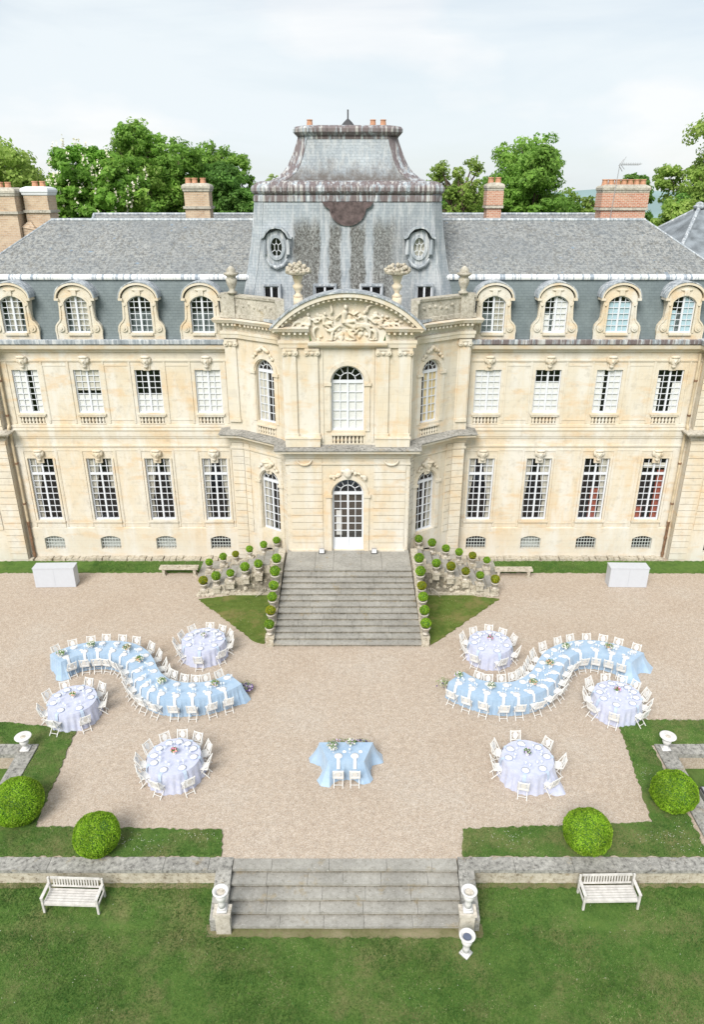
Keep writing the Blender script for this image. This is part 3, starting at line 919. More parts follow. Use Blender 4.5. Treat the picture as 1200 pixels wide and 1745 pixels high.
    m.add([(X0, 43.2, 15.6), (X1, 43.2, 15.6), (X1, 46, 17.5), (X0, 46, 17.5), (X1, 49, 15.6), (X0, 49, 15.6)], [(0, 1, 2, 3), (3, 2, 4, 5), (1, 4, 2)])
    m.build('rear_roof', M['upper_slate'], CH)
    m = MB(); m.tube([(X0, 46, 17.52), (X1, 46, 17.52)], .08, 8); m.tube([(X1, 46, 17.52), (X1, 43.2, 15.6)], .1, 6); m.build('ridge_cap', M['lead'], CH)
    for k, X in enumerate(cen):
        u = X - x0; idx = k if s < 0 else k + 4
        window(CH, F, (u, 1.34, 2.33, 5.86, 0), 4, (7, 2), .09, .075, .032, transom=4.98, curtain=CURT['g'][idx])
        window(CH, F, (u, 1.30, 8.33, 10.55, 0), 4, 7, .09, .06, .03, curtain=CURT['f'][idx])
        # barred basement window
        bm = MB(); o = (u, 1.10, .56, 1.36, .16)
        for i in range(1, 7):
            uu = u - .55 + 1.1 * i / 7; fbox(bm, F, uu - .014, uu + .014, .05, .08, .56, topz(o, uu))
        for i in range(1, 4):
            z = .56 + .8 * i / 4; fbox(bm, F, u - .55, u + .55, .045, .075, z - .014, z + .014)
        strip(bm, F, outline(o)[::-1], .03, .04, .09, side=1)
        w_ = bm.build('basement_window', M['grille_grey'], CH)
        pm = MB(); pl = outline(o); pm.add([F(a, .2, b) for a, b in pl], [tuple(range(len(pl)))[::-1]]); pm.build('pane', M['glass'], w_)
        if idx in (0, 1, 2, 5): 
            cm = MB(); fbox(cm, F, u - .55, u + .55, .30, .32, .5, 1.4); cm.build('screen', M['grille_grey'], w_)
        mascaron(CH, F, u, 6.13, 1.25); mascaron(CH, F, u, 11.02, 1.2)
        balustrade(CH, F, u - .62, u + .62, 7.79, 8.14, 7, .0)
        # dormer: curved stone front, volutes, arched hood with lead roof
        FD = Fr((x0, 36.12), (x1, 36.12))
        o = (u, 1.12, 12.40, 14.14, .30)
        dm_ = MB(); 
        half = [(1.10, 12.06), (1.10, 12.32), (1.12, 12.5), (1.08, 12.72), (.98, 12.86), (.88, 12.95), (.80, 13.10), (.77, 13.4), (.78, 13.85), (.80, 13.98)]
        hood = [(.80 * math.cos(PI * i / 14) if True else 0, 13.98 + .62 * math.sin(PI * i / 14)) for i in range(0, 15)]
        body = half + [(a, b) for a, b in hood[1:-1]] + [(-a, b) for a, b in half[::-1]]
        # front with window hole: columns of quads
        us = sorted(set([round(u + a, 4) for a, b in body] + [round(p[0], 4) for p in arc_pts(o)]))
        def prof_top(du):
            du = abs(du)
            if du <= .80: return 13.98 + .62 * math.sqrt(max(0, 1 - (du / .8) ** 2))
            prev = None
            for (a0, b0), (a1, b1) in zip(half, half[1:]):
                if min(a0, a1) - 1e-6 <= du <= max(a0, a1) + 1e-6 and abs(a1 - a0) > 1e-6:
                    prev = b0 + (b1 - b0) * (du - a0) / (a1 - a0)
            return prev if prev is not None else 12.5
        for a, b in zip(us, us[1:]):
            mid = (a + b) / 2 - u
            ta, tb = prof_top(a - u if abs(a - u) < abs(mid) or True else mid), prof_top(b - u)
            if abs(mid) < .56:
                dm_.quad(FD(a, 0, 12.06), FD(b, 0, 12.06), FD(b, 0, 12.40), FD(a, 0, 12.40))
                dm_.quad(FD(a, 0, topz(o, a)), FD(b, 0, topz(o, b)), FD(b, 0, tb), FD(a, 0, ta))
            else:
                dm_.quad(FD(a, 0, 12.06), FD(b, 0, 12.06), FD(b, 0, tb), FD(a, 0, ta))
        body_u = [(u + a, b) for a, b in body]
        for (a, b), (c, d_) in zip(body_u, body_u[1:]):
            dm_.quad(FD(a, 0, b), FD(c, 0, d_), FD(c, 1.0, d_), FD(a, 1.0, b))
        pl = outline(o)
        for i in range(len(pl)):
            a, b = pl[i], pl[(i + 1) % len(pl)]
            dm_.quad(FD(a[0], 0, a[1]), FD(a[0], .24, a[1]), FD(b[0], .24, b[1]), FD(b[0], 0, b[1]))
        strip(dm_, FD, [(u + a, b) for a, b in half][::-1] + [], .07, -.04, .03, side=0)
        strip(dm_, FD, [(u - a, b) for a, b in half], .07, -.04, .03, side=0)
        strip(dm_, FD, pl[::-1], -.10, -.045, .02, side=1)
        for sg in (-1, 1):
            x, y, z = FD(u + sg * .84, -.02, 12.62); dm_.tube([(x, y - .05, z), (x, y + .06, z)], .17, 14); dm_.tube([(x, y - .09, z), (x, y, z)], .07, 10)
            x, y, z = FD(u + sg * .70, -.02, 13.75); dm_.tube([(x, y - .05, z), (x, y + .04, z)], .08, 10)
            fbox(dm_, FD, u + sg * .86 - .1, u + sg * .86 + .1, -.12, .5, 13.93, 14.03)
        fbox(dm_, FD, u - .12, u + .12, -.09, .02, 14.16, 14.42)
        fbox(dm_, FD, u - .55, u + .55, -.1, .02, 12.28, 12.38)
        dm_.blob(FD(u, -.03, 14.42), (.3, .05, .07), 8, 5)
        dorm = dm_.build('dormer', M['stone'], CH)
        hm = MB(); strip(hm, FD, [(u - .92 * math.cos(PI * i / 16), 14.0 + .70 * math.sin(PI * i / 16)) for i in range(17)], .10, -.11, .25); hm.build('hood', M['stone_clean'], dorm)
        lm = MB(); strip(lm, FD, [(u - .955 * math.cos(PI * i / 16), 14.05 + .745 * math.sin(PI * i / 16)) for i in range(17)], .05, -.12, 1.15); lm.build('lead_roof', M['lead'], dorm)
        window(dorm, FD, o, 4, 6, .10, .05, .028, curtain=CURT['d'][idx])
        im = MB(); fbox(im, FD, u - .6, u + .6, .45, .47, 12.3, 14.3); im.build('room_shade_sheet', M['room_shade'], dorm)  # black sheet painted as the gloom behind the dormer
    # end pavilions (only a sliver shows)
    xa, xb = (-27, -17.68) if s < 0 else (17.68, 27)
    FP = Fr((xa, YP), (xb, YP)); m = MB()
    pops = []
    for X in (20.05, 22.9, 25.6):
        uu = s * X - xa
        pops += [(uu, 1.30, 2.33, 5.86, 0), (uu, 1.30, 8.33, 10.55, 0), (uu, 1.10, .56, 1.36, .16)]
    flat_wall(m, FP, 0, 11.5, pops, .26)
    e = FP.len if s < 0 else 0
    m.add([FP(e, 0, 0), FP(e, .5, 0), FP(e, .5, 11.5), FP(e, 0, 11.5)], [(0, 1, 2, 3)])
    # rusticated bands
    def course(u0, u1, z0, z1, step=.37, dd=.045):
        z = z0
        while z < z1 - .1:
            fbox(m, FP, u0, u1, -dd, .02, z + .03, min(z + step, z1)); z += step
    nb = FP.len
    if s < 0: course(nb - .95, nb + .0, .1, 6.9); course(nb - 1.65, nb - 1.03, 1.9, 6.9); course(nb - .95, nb, 7.75, 11.0)
    else: course(0, .95, .1, 6.9); course(1.03, 1.65, 1.9, 6.9); course(0, .95, 7.75, 11.0)
    m.build('end_pavilion', M['stone'], CH)
    m = MB(); pth = [(xa, YP), (xb, YP), (xb, YW)] if s < 0 else [(xa, YW), (xa, YP), (xb, YP)]
    sweep(m, pth, [(-.02, 6.95), (.06, 7.0), (.1, 7.25), (.42, 7.36), (.46, 7.46), (-.02, 7.56)]); m.build('string_course', M['parapet_stone'], CH)
    m = MB(); sweep(m, pth, [(-.02, 11.45), (.10, 11.46), (.14, 11.56), (.34, 11.66), (.38, 11.84), (-.3, 11.88)]); m.build('cornice', M['stone_clean'], CH)
    m = MB(); sweep(m, pth, [(-.32, 11.885), (.40, 11.87), (.46, 12.10), (.3, 12.13), (-.32, 12.10)]); m.build('gutter', M['lead'], CH)
    m = MB(); m.box(xa, xb, YP + .6, YP + .64, 0, 11.4); m.build('room_shade_sheet', M['room_shade'], CH)  # same painted shade behind the pavilion openings
    m = MB(); m.hexa([(xa, 36.0, 12.04), (xb, 36.0, 12.04), (xb, 39, 12.04), (xa, 39, 12.04), (xa, 36.85, 14.80), (xb, 36.85, 14.80), (xb, 39, 14.80), (xa, 39, 14.80)]); m.build('mansard_roof', M['mansard_slate'], CH)
    m = MB(); sweep(m, [(xa, 36.85), (xb, 36.85)], [(-.1, 14.805), (.05, 14.78), (.12, 14.82), (.14, 14.92), (.04, 15.02), (-.1, 15.05)]); m.build('lead_flashing', M['flashing'], CH)
    for X in (20.05, 22.9, 25.6):
        uu = s * X - xa
        window(CH, FP, (uu, 1.30, 2.33, 5.86, 0), 4, (7, 2), .17, .075, .032, transom=4.98)
        window(CH, FP, (uu, 1.30, 8.33, 10.55, 0), 4, 7, .17, .06, .03)
    m = MB()
    if s > 0:
        Ap, Bp = (19.6, 44, 17.9), (34, 44, 17.9)
        m.add([(15.4, 37.0, 14.3), (34, 37, 14.3), Bp, Ap, (14.6, 47.4, 14.6), (34, 51, 14.3)], [(0, 1, 2, 3), (4, 0, 3), (3, 2, 5, 4)])
        m.build('pavilion_roof', M['pavilion_slate'], CH)
        m = MB(); m.tube([(15.4, 37.0, 14.35), Ap], .11, 8); m.tube([Ap, Bp], .09, 8); m.tube([Ap, (14.6, 47.4, 14.62)], .08, 8)
        m.tube([(19.0, 37.0, 14.35), (22.5, 44, 17.9)], .08, 6)
        m.lathe([(.1, 0), (.3, .02), (.34, .12), (.22, .2), (.2, .3), (.05, .36)], 12, (19.6, 44, 17.85)); m.build('ridge_cap', M['lead'], CH)
    else:
        m.add([(-27, 37, 14.9), (-17.7, 37, 14.9), (-17.7, 46, 15.3), (-27, 46, 15.3)], [(0, 1, 2, 3)]); m.build('pavilion_roof', M['lead'], CH)
        m = MB(); m.box(-19.6, -18.0, 38.2, 38.9, 14.9, 16.6); m.box(-19.7, -17.95, 38.1, 39.0, 16.6, 16.75); m.build('roof_hatch', M['lead'], CH)
    # downpipe
    m = MB(); xp = s * 17.46
    m.tube([(xp, 36.05, .15), (xp, 36.05, 2.2)], .075, 8)
    for z in (.3, 1.25, 2.2, 3.3, 5.6, 8.2, 10): m.tube([(xp, 36.05, z), (xp, 36.05, z + .09)], .10, 8)
    m.mi = 1
    for z0, z1, oo in ((2.2, 5.6, 0), (5.6, 7.3, -.02), (7.55, 11.4, 0)):
        m.tube([(xp + oo, 36.05, z0), (xp + oo, 36.05, z1)], .07, 8)
    m.tube([(xp, 36.05, 7.2), (xp, 35.9, 7.35), (xp, 35.92, 7.6), (xp, 36.05, 7.75)], .07, 8)
    m.build('downpipe', [M['pipe_rust'], M['pipe_stone']], CH)

# central pavilion ---------------------------------------------------
PL = [(-6.0, 36.3), (-6.0, 35.6), (-5.35, 35.52), (-5.0, 35.3), (-4.74, 35.08), (-3.25, 34.02), (-3.02, 33.65), (-2.98, 33.12)]
PR = [(-x, y) for x, y in PL[::-1]]
PATH = PL + PR
CUR_D = {4: None}
gz, uz = 7.45, 7.6
wm = MB()
wins = []
for i in range(len(PATH) - 1):
    F = Fr(PATH[i], PATH[i + 1]); L_ = F.len
    if i == 4 or i == len(PATH) - 6:
        lo = (L_ / 2, 1.22, 2.45, 5.80, .61); hi = (L_ / 2, 1.14, 8.32, 11.40, .57); bs = (L_ / 2, .95, .35, 1.4, .1)
        flat_wall(wm, F, 0, 7.45, [bs, lo], .3); flat_wall(wm, F, 7.45, 13.3, [(hi[0], 1.14, 7.74, 8.10, 0), hi], .3); fbox(wm, F, hi[0] - .6, hi[0] + .6, .22, .3, 7.7, 8.15)
        wins.append((F, lo, hi, bs, -1 if i == 4 else 1))
    elif i == len(PL) - 1:
        c = L_ / 2
        door = (c, 1.56, 2.0, 5.86, .78); hi = (c, 1.52, 8.33, 11.42, .76)
        flat_wall(wm, F, 0, 7.45, [door], .35); flat_wall(wm, F, 7.45, 12.42, [(c, 1.46, 7.72, 8.12, 0), hi], .35); fbox(wm, F, c - .8, c + .8, .25, .34, 7.6, 8.2)
        FC = F; DOOR = door; HI = hi
    else:
        flat_wall(wm, F, 0, 13.3, [], .1)
# masonry bands (rustication) on the ground storey
def courses(m, F, u0, u1, z0, z1, dd=.06, step=.38):
    z = z0
    while z < z1 - .12:
        fbox(m, F, u0, u1, -dd * .8, .03, z + .03, min(z + step, z1)); z += step
def archivolt(m, F, o, wd=.2, dd=.08):
    strip(m, F, arc_pts(o, 16), -wd, -dd, .03, side=0) if False else strip(m, F, [(a, b) for a, b in arc_pts((o[0], o[1] + .28, o[2], o[3] + .14, (o[1] + .28) / 2), 16)], wd, -dd, .03)
    zs = o[3] - o[1] / 2
    for sg in (-1, 1):
        uu = o[0] + sg * (o[1] / 2 + .16)
        fbox(m, F, uu - .17, uu + .17, -dd - .04, .03, zs - .14, zs + .0)
        fbox(m, F, uu - .11, uu + .11, -dd + .02, .03, o[2], zs - .15)
courses(wm, FC, .17, 1.73, 2.05, 6.95, .05); courses(wm, FC, FC.len - 1.73, FC.len - .17, 2.05, 6.95, .05)
fbox(wm, FC, .1, 1.8, -.12, .03, 1.95, 2.08); fbox(wm, FC, FC.len - 1.8, FC.len - .1, -.12, .03, 1.95, 2.08)
archivolt(wm, FC, DOOR); archivolt(wm, FC, HI)
for a in (1.8, FC.len - 1.8): fbox(wm, FC, a - .05, a + .05, -.04, .03, 7.8, 12.3)
for (F, lo, hi, bs, s) in wins:
    archivolt(wm, F, lo, .18, .06); archivolt(wm, F, hi, .18, .06)
    courses(wm, F, F.len - .17, F.len - .02, .3, 6.95, .04) if s < 0 else courses(wm, F, .02, .17, .3, 6.95, .04)
for i in (1, 2, len(PATH) - 4, len(PATH) - 3):
    F = Fr(PATH[i], PATH[i + 1]); courses(wm, F, .03, F.len - .03, .5 if i in (1, len(PATH) - 3) else 2, 6.95, .05)
for i in (5, 6, len(PATH) - 8, len(PATH) - 7):
    F = Fr(PATH[i], PATH[i + 1]); courses(wm, F, .02, F.len - .02, 2.0, 6.95, .05)
wm.build('pavilion_wall', M['stone'], CH)
# entablature above the ground storey with the broad weathered ledge
m = MB(); sweep(m, PATH, [(-.02, 6.95), (.05, 6.98), (.07, 7.1), (.12, 7.2), (.2, 7.3), (.48, 7.36), (.50, 7.47), (-.02, 7.47)]); m.build('ledge_moulding', M['stone_clean'], CH)
m = MB(); sweep(m, PATH, [(-.05, 7.475), (.54, 7.475), (.56, 7.53), (.3, 7.60), (-.05, 7.66)]); m.build('ledge', M['old_stone'], CH)
m = MB(); sweep(m, PATH, [(-.02, 6.62), (.06, 6.64), (.07, 6.72), (-.02, 6.74)])
for sg in (-1, 1):      # hanging swags under the ledge
    c = FC.len / 2 + sg * 2.1
    pts = [(c + .34 * math.cos(PI + PI * i / 10), 7.0 + .25 * math.sin(PI + PI * i / 10) + .08) for i in range(11)]
    m.tube([FC(a, -.13, b - .16) for a, b in pts], [.02, .035, .045, .05, .055, .055, .055, .05, .045, .035, .02], 8)
m.build('frieze', M['stone_clean'], CH)
# pilasters of the upper storey
def pilaster(F, u, wd, zb=7.62, zt=12.25, dd=.10, base=True):
    m = MB()
    fbox(m, F, u - wd / 2, u + wd / 2, -dd, .03, zb + .62, zt - .34)
    fbox(m, F, u - wd / 2 - .04, u + wd / 2 + .04, -dd - .04, .03, zb + .46, zb + .62)
    p = m.build('pilaster', M['stone_clean'], CH)
    c = MB()
    fbox(c, F, u - wd / 2 - .06, u + wd / 2 + .06, -dd - .07, .03, zt - .1, zt)
    fbox(c, F, u - wd / 2, u + wd / 2, -dd - .03, .03, zt - .33, zt - .11)
    for sg in (-1, 1):
        a = F(u + sg * wd * .47, -dd - .09, zt - .2); b = F(u + sg * wd * .47, .0, zt - .2); c.tube([a, b], .12, 10)
        x = F(u + sg * wd * .47, -dd - .10, zt - .2); c.blob(x, .055, 8, 5)
    x = F(u, -dd - .06, zt - .22); c.blob(x, (.1, .06, .09), 8, 5)
    c.build('capital', M['stone'], p)
for sg in (-1, 1):
    for du in (1.62, 2.62): pilaster(FC, FC.len / 2 + sg * du, .54)
    pd = MB(); u = FC.len / 2 + sg * 2.12
    fbox(pd, FC, u - .82, u + .82, -.28, .03, 7.62, 8.10); fbox(pd, FC, u - .86, u + .86, -.32, .03, 8.02, 8.08)
    pd.build('pedestal', M['stone_clean'], CH)
    F = Fr(PATH[1], PATH[2]) if sg < 0 else Fr(PATH[-3], PATH[-2])
    pilaster(F, F.len / 2, .5, zt=12.2, dd=.07)
for (F, lo, hi, bs, s) in wins:
    window(CH, F, lo, 4, 6, .2, .06, .03, curtain=[(0, .3, 0, .8, 'curtain', 'x')] if s < 0 else [(.72, 1, 0, .8, 'curtain', 'x')], fan=True)
    window(CH, F, hi, 4, 6, .2, .06, .03, curtain=[(0, .55, 0, .8, 'curtain', 'flat')] if s < 0 else [(.3, 1, 0, .8, 'yellow_blind', 'flat')], fan=True)
    balustrade(CH, F, F.len / 2 - .57, F.len / 2 + .57, 7.74, 8.10, 7, .0)
    mascaron(CH, F, F.len / 2, 6.1, 1.15)
    for zc_ in (6.15, 11.75):
        m = MB()   # carved scroll work round the arch
        for du, dz, r in ((-.45, -.1, .1), (-.3, .08, .11), (-.15, .15, .12), (.15, .15, .12), (.3, .08, .11), (.45, -.1, .1), (-.58, -.25, .1), (.58, -.25, .1), (0, .25, .12)):
            m.blob(F(F.len / 2 + du, -.07, zc_ + dz), (r, r * .6, r * .9), 8, 5)
        remesh(m.build('carving', M['stone'], CH), .03, 1)
    gm_ = MB()
    for i in range(7):
        u = bs[0] - bs[1] / 2 + bs[1] * i / 6; fbox(gm_, F, u - .012, u + .012, .08, .1, .35, 1.36)
    for z in (.55, .85, 1.15): fbox(gm_, F, bs[0] - .47, bs[0] + .47, .075, .105, z, z + .03)
    gm_.build('basement_grille', M['iron'], CH)
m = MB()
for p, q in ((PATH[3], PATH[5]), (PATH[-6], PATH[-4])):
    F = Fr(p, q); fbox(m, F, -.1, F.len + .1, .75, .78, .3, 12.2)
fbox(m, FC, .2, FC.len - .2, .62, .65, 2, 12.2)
m.build('room_shade_sheet', M['room_shade'], CH)  # blackened sheets in place of real room depth
window(CH, FC, DOOR, 4, 6, .2, .085, .032, fan=True, panel=.55, name='entrance_door', curtain=[(.12, .3, .2, .55, 'blind', 'flat')])
window(CH, FC, HI, 4, 5, .2, .07, .035, fan=True, curtain=[(0, 1, 0, .745, 'blind', 'flat')])
balustrade(CH, FC, FC.len / 2 - .73, FC.len / 2 + .73, 7.72, 8.12, 8, .0)
m = MB()      # cartouche over the door
for k in range(26):
    t = random.uniform(-1, 1); m.blob(FC(FC.len / 2 + t * .85, -.1, 6.25 - .32 * t * t + random.uniform(-.12, .14)), (random.uniform(.07, .14), .08, random.uniform(.06, .11)), 7, 5)
m.blob(FC(FC.len / 2, -.14, 6.25), (.2, .14, .26), 8, 6)
o = m.build('door_cartouche', M['stone'], CH); remesh(o, .03, 1)
# upper entablature: broken around the sculpture
EPL = PL + [(-1.72, 33.12)]; EPR = [(1.72, 33.12)] + PR
for k, P_ in enumerate((EPL, EPR)):
    m = MB(); sweep(m, P_, [(-.02, 12.26), (.12, 12.27), (.14, 12.45), (.17, 12.47), (.17, 12.60), (.05, 12.62), (.05, 12.9), (-.02, 12.9)])
    m.build('architrave', M['stone_clean'], CH)
    m = MB(); sweep(m, P_, [(-.02, 12.9), (.14, 12.9), (.16, 12.98), (.40, 13.02), (.46, 13.12), (.5, 13.18), (-.02, 13.22)])
    for i in range(len(P_) - 1):
        F = Fr(P_[i], P_[i + 1]); n = max(1, int(F.len / .21))
        for j in range(n):
            u = F.len * (j + .5) / n; fbox(m, F, u - .05, u + .05, -.36, -.1, 12.89, 13.0)
    m.build('modillion_cornice', M['stone_clean'], CH)
m = MB(); sweep(m, [(-1.78, 33.12), (1.78, 33.12)], [(-.02, 12.28), (.2, 12.3), (.34, 12.42), (.36, 12.52), (-.02, 12.56)]); m.build('sculpture_sill', M['stone_clean'], CH)
# segmental pediment
pr_w, pr_b, pr_t = 3.45, 13.12, 14.72
rise = pr_t - pr_b; RR = (pr_w ** 2 + rise ** 2) / (2 * rise); th = math.asin(pr_w / RR)
uc = FC.len / 2
def parc(dr, n=28, k=1.0): return [(uc + (RR + dr) * math.sin(-th * k + 2 * th * k * i / n), pr_t - RR + (RR + dr) * math.cos(-th * k + 2 * th * k * i / n)) for i in range(n + 1)]
m = MB(); ar = parc(-.2)
for (a, b), (c, d_) in zip(ar, ar[1:]):
    m.quad(FC(a, .02, 12.42 if abs(a - uc) < 1.7 else 13.15), FC(c, .02, 12.42 if abs(c - uc) < 1.7 else 13.15), FC(c, .02, d_), FC(a, .02, b))
m.build('tympanum', M['stone_clean'], CH)
m = MB(); strip(m, FC, parc(-.30), .14, -.16, .1); strip(m, FC, parc(-.12), .18, -.42, .1)
n = 30
for i in range(n):
    t = -th * .93 + 2 * th * .93 * i / (n - 1); a = uc + (RR - .27) * math.sin(t); b = pr_t - RR + (RR - .27) * math.cos(t)
    fbox(m, FC, a - .05, a + .05, -.36, -.1, b - .05, b + .06)
pdm = m.build('pediment', M['stone_clean'], CH)
m = MB(); strip(m, FC, parc(.02), .07, -.48, .45); m.build('lead_cover', M['lead'], pdm)
# relief figures: reclining people, wings, drapery and foliage, cut in one piece of stone
m = MB()
def limb(pts, r): m.tube([FC(uc + a, -.06 + c * .6, b) for a, b, c in pts], [q * .8 for q in r], 8)
def fig(x, z, s, flip=1, lean=.3):
    f = flip
    m.blob(FC(uc + x, -.13, z + .40 * s), (.085 * s, .09 * s, .105 * s), 8, 6)                         # head
    limb([(x, z + .32 * s, -.02), (x - f * .03 * s, z + .2 * s, -.02), (x - f * .08 * s, z - .05 * s, 0), (x - f * .05 * s, z - .2 * s, 0)], [.05 * s, .15 * s, .12 * s, .16 * s])
    limb([(x + f * .12 * s, z + .22 * s, 0), (x + f * .32 * s, z + .10 * s, -.05), (x + f * .5 * s, z + .22 * s, -.06)], [.06 * s, .05 * s, .035 * s])
    limb([(x - f * .12 * s, z + .2 * s, 0), (x - f * .3 * s, z + .05 * s, -.05), (x - f * .42 * s, z - .08 * s, -.06)], [.06 * s, .05 * s, .035 * s])
    limb([(x, z - .18 * s, -.02), (x + f * .35 * s, z - .12 * s, -.08), (x + f * .55 * s, z - .42 * s, -.04), (x + f * .66 * s, z - .48 * s, -.04)], [.11 * s, .09 * s, .06 * s, .04 * s])
    limb([(x - f * .02, z - .2 * s, 0), (x + f * .25 * s, z - .35 * s, -.03), (x + f * .42 * s, z - .58 * s, -.02)], [.11 * s, .08 * s, .05 * s])
fig(-.08, 13.6, 1.15, 1); fig(.75, 13.45, .95, -1); fig(-1.0, 13.45, .8, 1); fig(-1.75, 13.42, .8, -1); fig(1.55, 13.38, .75, 1)
for x0_, z0_, L2, a0 in ((.35, 13.4, 1.1, -55), (.15, 13.2, 1.0, -35), (-.5, 13.1, .9, -150), (.5, 13.35, 1.3, -48), (.0, 13.0, .7, -80), (-1.0, 13.15, .8, -30), (-1.3, 13.2, .7, -140), (1.0, 13.1, .6, -60), (-2.0, 13.35, .7, -165), (1.7, 13.3, .9, -15), (2.1, 13.32, .5, -5), (-.8, 13.75, .5, 40), (.9, 13.8, .5, 65), (1.15, 13.55, .4, 20)):
    pts = []
    for i in range(7):
        t = i / 6; a = R(a0 + 40 * math.sin(t * 3 + x0_)); pts.append((x0_ + L2 * t * math.cos(a), max(12.62, z0_ + L2 * t * math.sin(a)), -.03 - .05 * math.sin(t * PI)))
    limb(pts, [.03, .07, .09, .08, .07, .05, .02])
for _ in range(60):
    x = random.gauss(0, .75); z = random.uniform(12.6, 13.9) - abs(x) * .1
    m.blob(FC(uc + x, .0, z), (random.uniform(.06, .16), .09, random.uniform(.05, .14)), 7, 5)
for k in range(26):
    x = random.choice((-1, 1)) * random.uniform(1.1, 2.5); m.blob(FC(uc + x, -.04, 13.32 + random.uniform(0, .35) * (2.7 - abs(x))), (.12, .07, .07), 7, 5)
o = m.build('relief_sculpture', M['stone'], CH); remesh(o, .026, 1)
# parapets
for s in (-1, 1):
    P_ = [(-5.95, 36.3), (-5.95, 35.58), (-5.3, 35.48), (-4.95, 35.25), (-4.68, 35.02), (-3.25, 33.98), (-3.08, 33.7), (-3.04, 33.2)]
    if s > 0: P_ = [(-x, y) for x, y in P_[::-1]]
    m = MB(); sweep(m, P_, [(.12, 13.22), (.16, 13.24), (.16, 13.42), (.10, 13.44), (.10, 14.14), (.16, 14.17), (.18, 14.28), (-.22, 14.30), (-.22, 13.2)])
    F = Fr(P_[1], P_[2]) if s < 0 else Fr(P_[-3], P_[-2])
    fbox(m, F, .02, F.len - .02, -.2, .3, 13.23, 14.36)
    F = Fr(P_[-2], P_[-1]) if s < 0 else Fr(P_[0], P_[1])
    for i in (2, 3, 4) if s < 0 else (1, 2, 3):
        F = Fr(P_[i], P_[i + 1]); 
        for k in range(int(F.len / .35)):
            u = (k + .5) * .35; m.blob(F(u, -.1, 13.85 + random.uniform(-.1, .1)), (.12, .05, .08), 7, 4)
    m.build('parapet', M['parapet_stone'], CH)
    # urns standing on it
    u_ = MB(); x, y = s * 2.2, 33.55
    u_.box(x - .2, x + .2, y - .2, y + .2, 14.0, 14.42)
    u_.lathe([(.2, 14.42), (.24, 14.46), (.12, 14.55), (.10, 14.62), (.2, 14.78), (.24, 14.9), (.14, 15.0), (.16, 15.05), (.24, 15.3), (.27, 15.42)], 16, (x, y, 0))
    ur = u_.build('basket_urn', M['stone_clean'], CH, smooth=True)
    f_ = MB()
    for k in range(70):
        a = random.uniform(0, 2 * PI); r = .54 * math.sqrt(random.random()); f_.blob((x + r * math.cos(a), y + r * math.sin(a), 15.44 + .42 * (1 - (r / .6) ** 2) * random.random() + .04), random.uniform(.06, .11), 6, 4)
    f_.lathe([(.28, 15.34), (.52, 15.42), (.55, 15.5), (.3, 15.56)], 16, (x, y, 0))
    f_.build('fruit_basket', M['rubble'], ur)
    u_ = MB(); x, y = s * 5.42, 35.35
    u_.lathe([(.22, 14.36), (.24, 14.42), (.12, 14.5), (.16, 14.62), (.24, 14.8), (.26, 14.98), (.2, 15.08), (.22, 15.12), (.34, 15.2), (.36, 15.26), (.2, 15.32), (.22, 15.4), (.12, 15.52), (.03, 15.58)], 16, (x, y, 0))
    u_.build('finial_urn', M['parapet_stone'], CH, smooth=True)
m = MB(); m.prism([(-5.9, 36.3), (-5.8, 35.55), (-4.9, 35.35), (-3.2, 33.5), (3.2, 33.5), (4.9, 35.35), (5.8, 35.55), (5.9, 36.3), (5.9, 46), (-5.9, 46)], 13.24, 13.36)
m.build('lead_flat', M['lead'], CH)
# dome ----------------------------------------------------------------
CY = 41.4
def ring(a, c, z): return [(-(a - c), CY - a, z), (a - c, CY - a, z), (a, CY - (a - c), z), (a, CY + a - c, z), (a - c, CY + a, z), (-(a - c), CY + a, z), (-a, CY + a - c, z), (-a, CY - (a - c), z)]
prof = []
for i in range(13):
    t = i / 12; z = 13.3 + (18.62 - 13.3) * t; a = 5.30 - .93 * t - .10 * math.sin(PI * t) * 1.2
    prof.append((a, .5 - .13 * t, z))
def dome_front(z):
    for (a0, c0, z0), (a1, c1, z1) in zip(prof, prof[1:]):
        if z0 <= z <= z1: t = (z - z0) / (z1 - z0); return CY - (a0 + (a1 - a0) * t)
    return CY - 4.4
m = MB(); m.loft([ring(*p) for p in prof]); m.build('dome_roof', M['dome_slate'], CH)
for sg in (-1, 1):
    m = MB()
    for (a0, c0, z0), (a1, c1, z1) in zip(prof, prof[1:]):
        e = .035
        q = [(sg * (a0 - c0 - .05), CY - a0 - e, z0), (sg * (a0 + e), CY - (a0 - c0 - .05), z0), (sg * (a1 + e), CY - (a1 - c1 - .05), z1 - .012), (sg * (a1 - c1 - .05), CY - a1 - e, z1 - .012)]
        q2 = [(x * .985, y + .12, z) for x, y, z in q]
        m.hexa([q[0], q[1], q2[1], q2[0], q[3], q[2], q2[2], q2[3]])
    m.build('hip_flashing', M['lead'], CH)
m = MB(); m.loft([ring(a, c, z) for a, c, z in ((4.40, .4, 18.25), (4.46, .42, 18.3), (4.46, .42, 18.52), (4.42, .4, 18.56))], cap=False); m.build('frieze_band', M['brown_lead'], CH)
m = MB(); m.loft([ring(a, c, z) for a, c, z in ((4.2, .4, 18.56), (4.40, .45, 18.58), (4.50, .5, 18.66), (4.56, .52, 18.74), (4.56, .52, 18.88), (4.50, .5, 18.98), (4.38, .45, 19.04), (4.30, .42, 19.12), (4.16, .4, 19.16), (3.7, .4, 19.20))])
nfl = 30
for k in range(nfl):      # rolls of the lead over the cornice
    x = -3.9 + 7.8 * k / (nfl - 1); m.tube([(x, CY - 4.57, 18.7), (x, CY - 4.58, 18.9), (x, CY - 4.42, 19.03)], .022, 5)
m.build('dome_cornice', M['brown_lead'], CH)
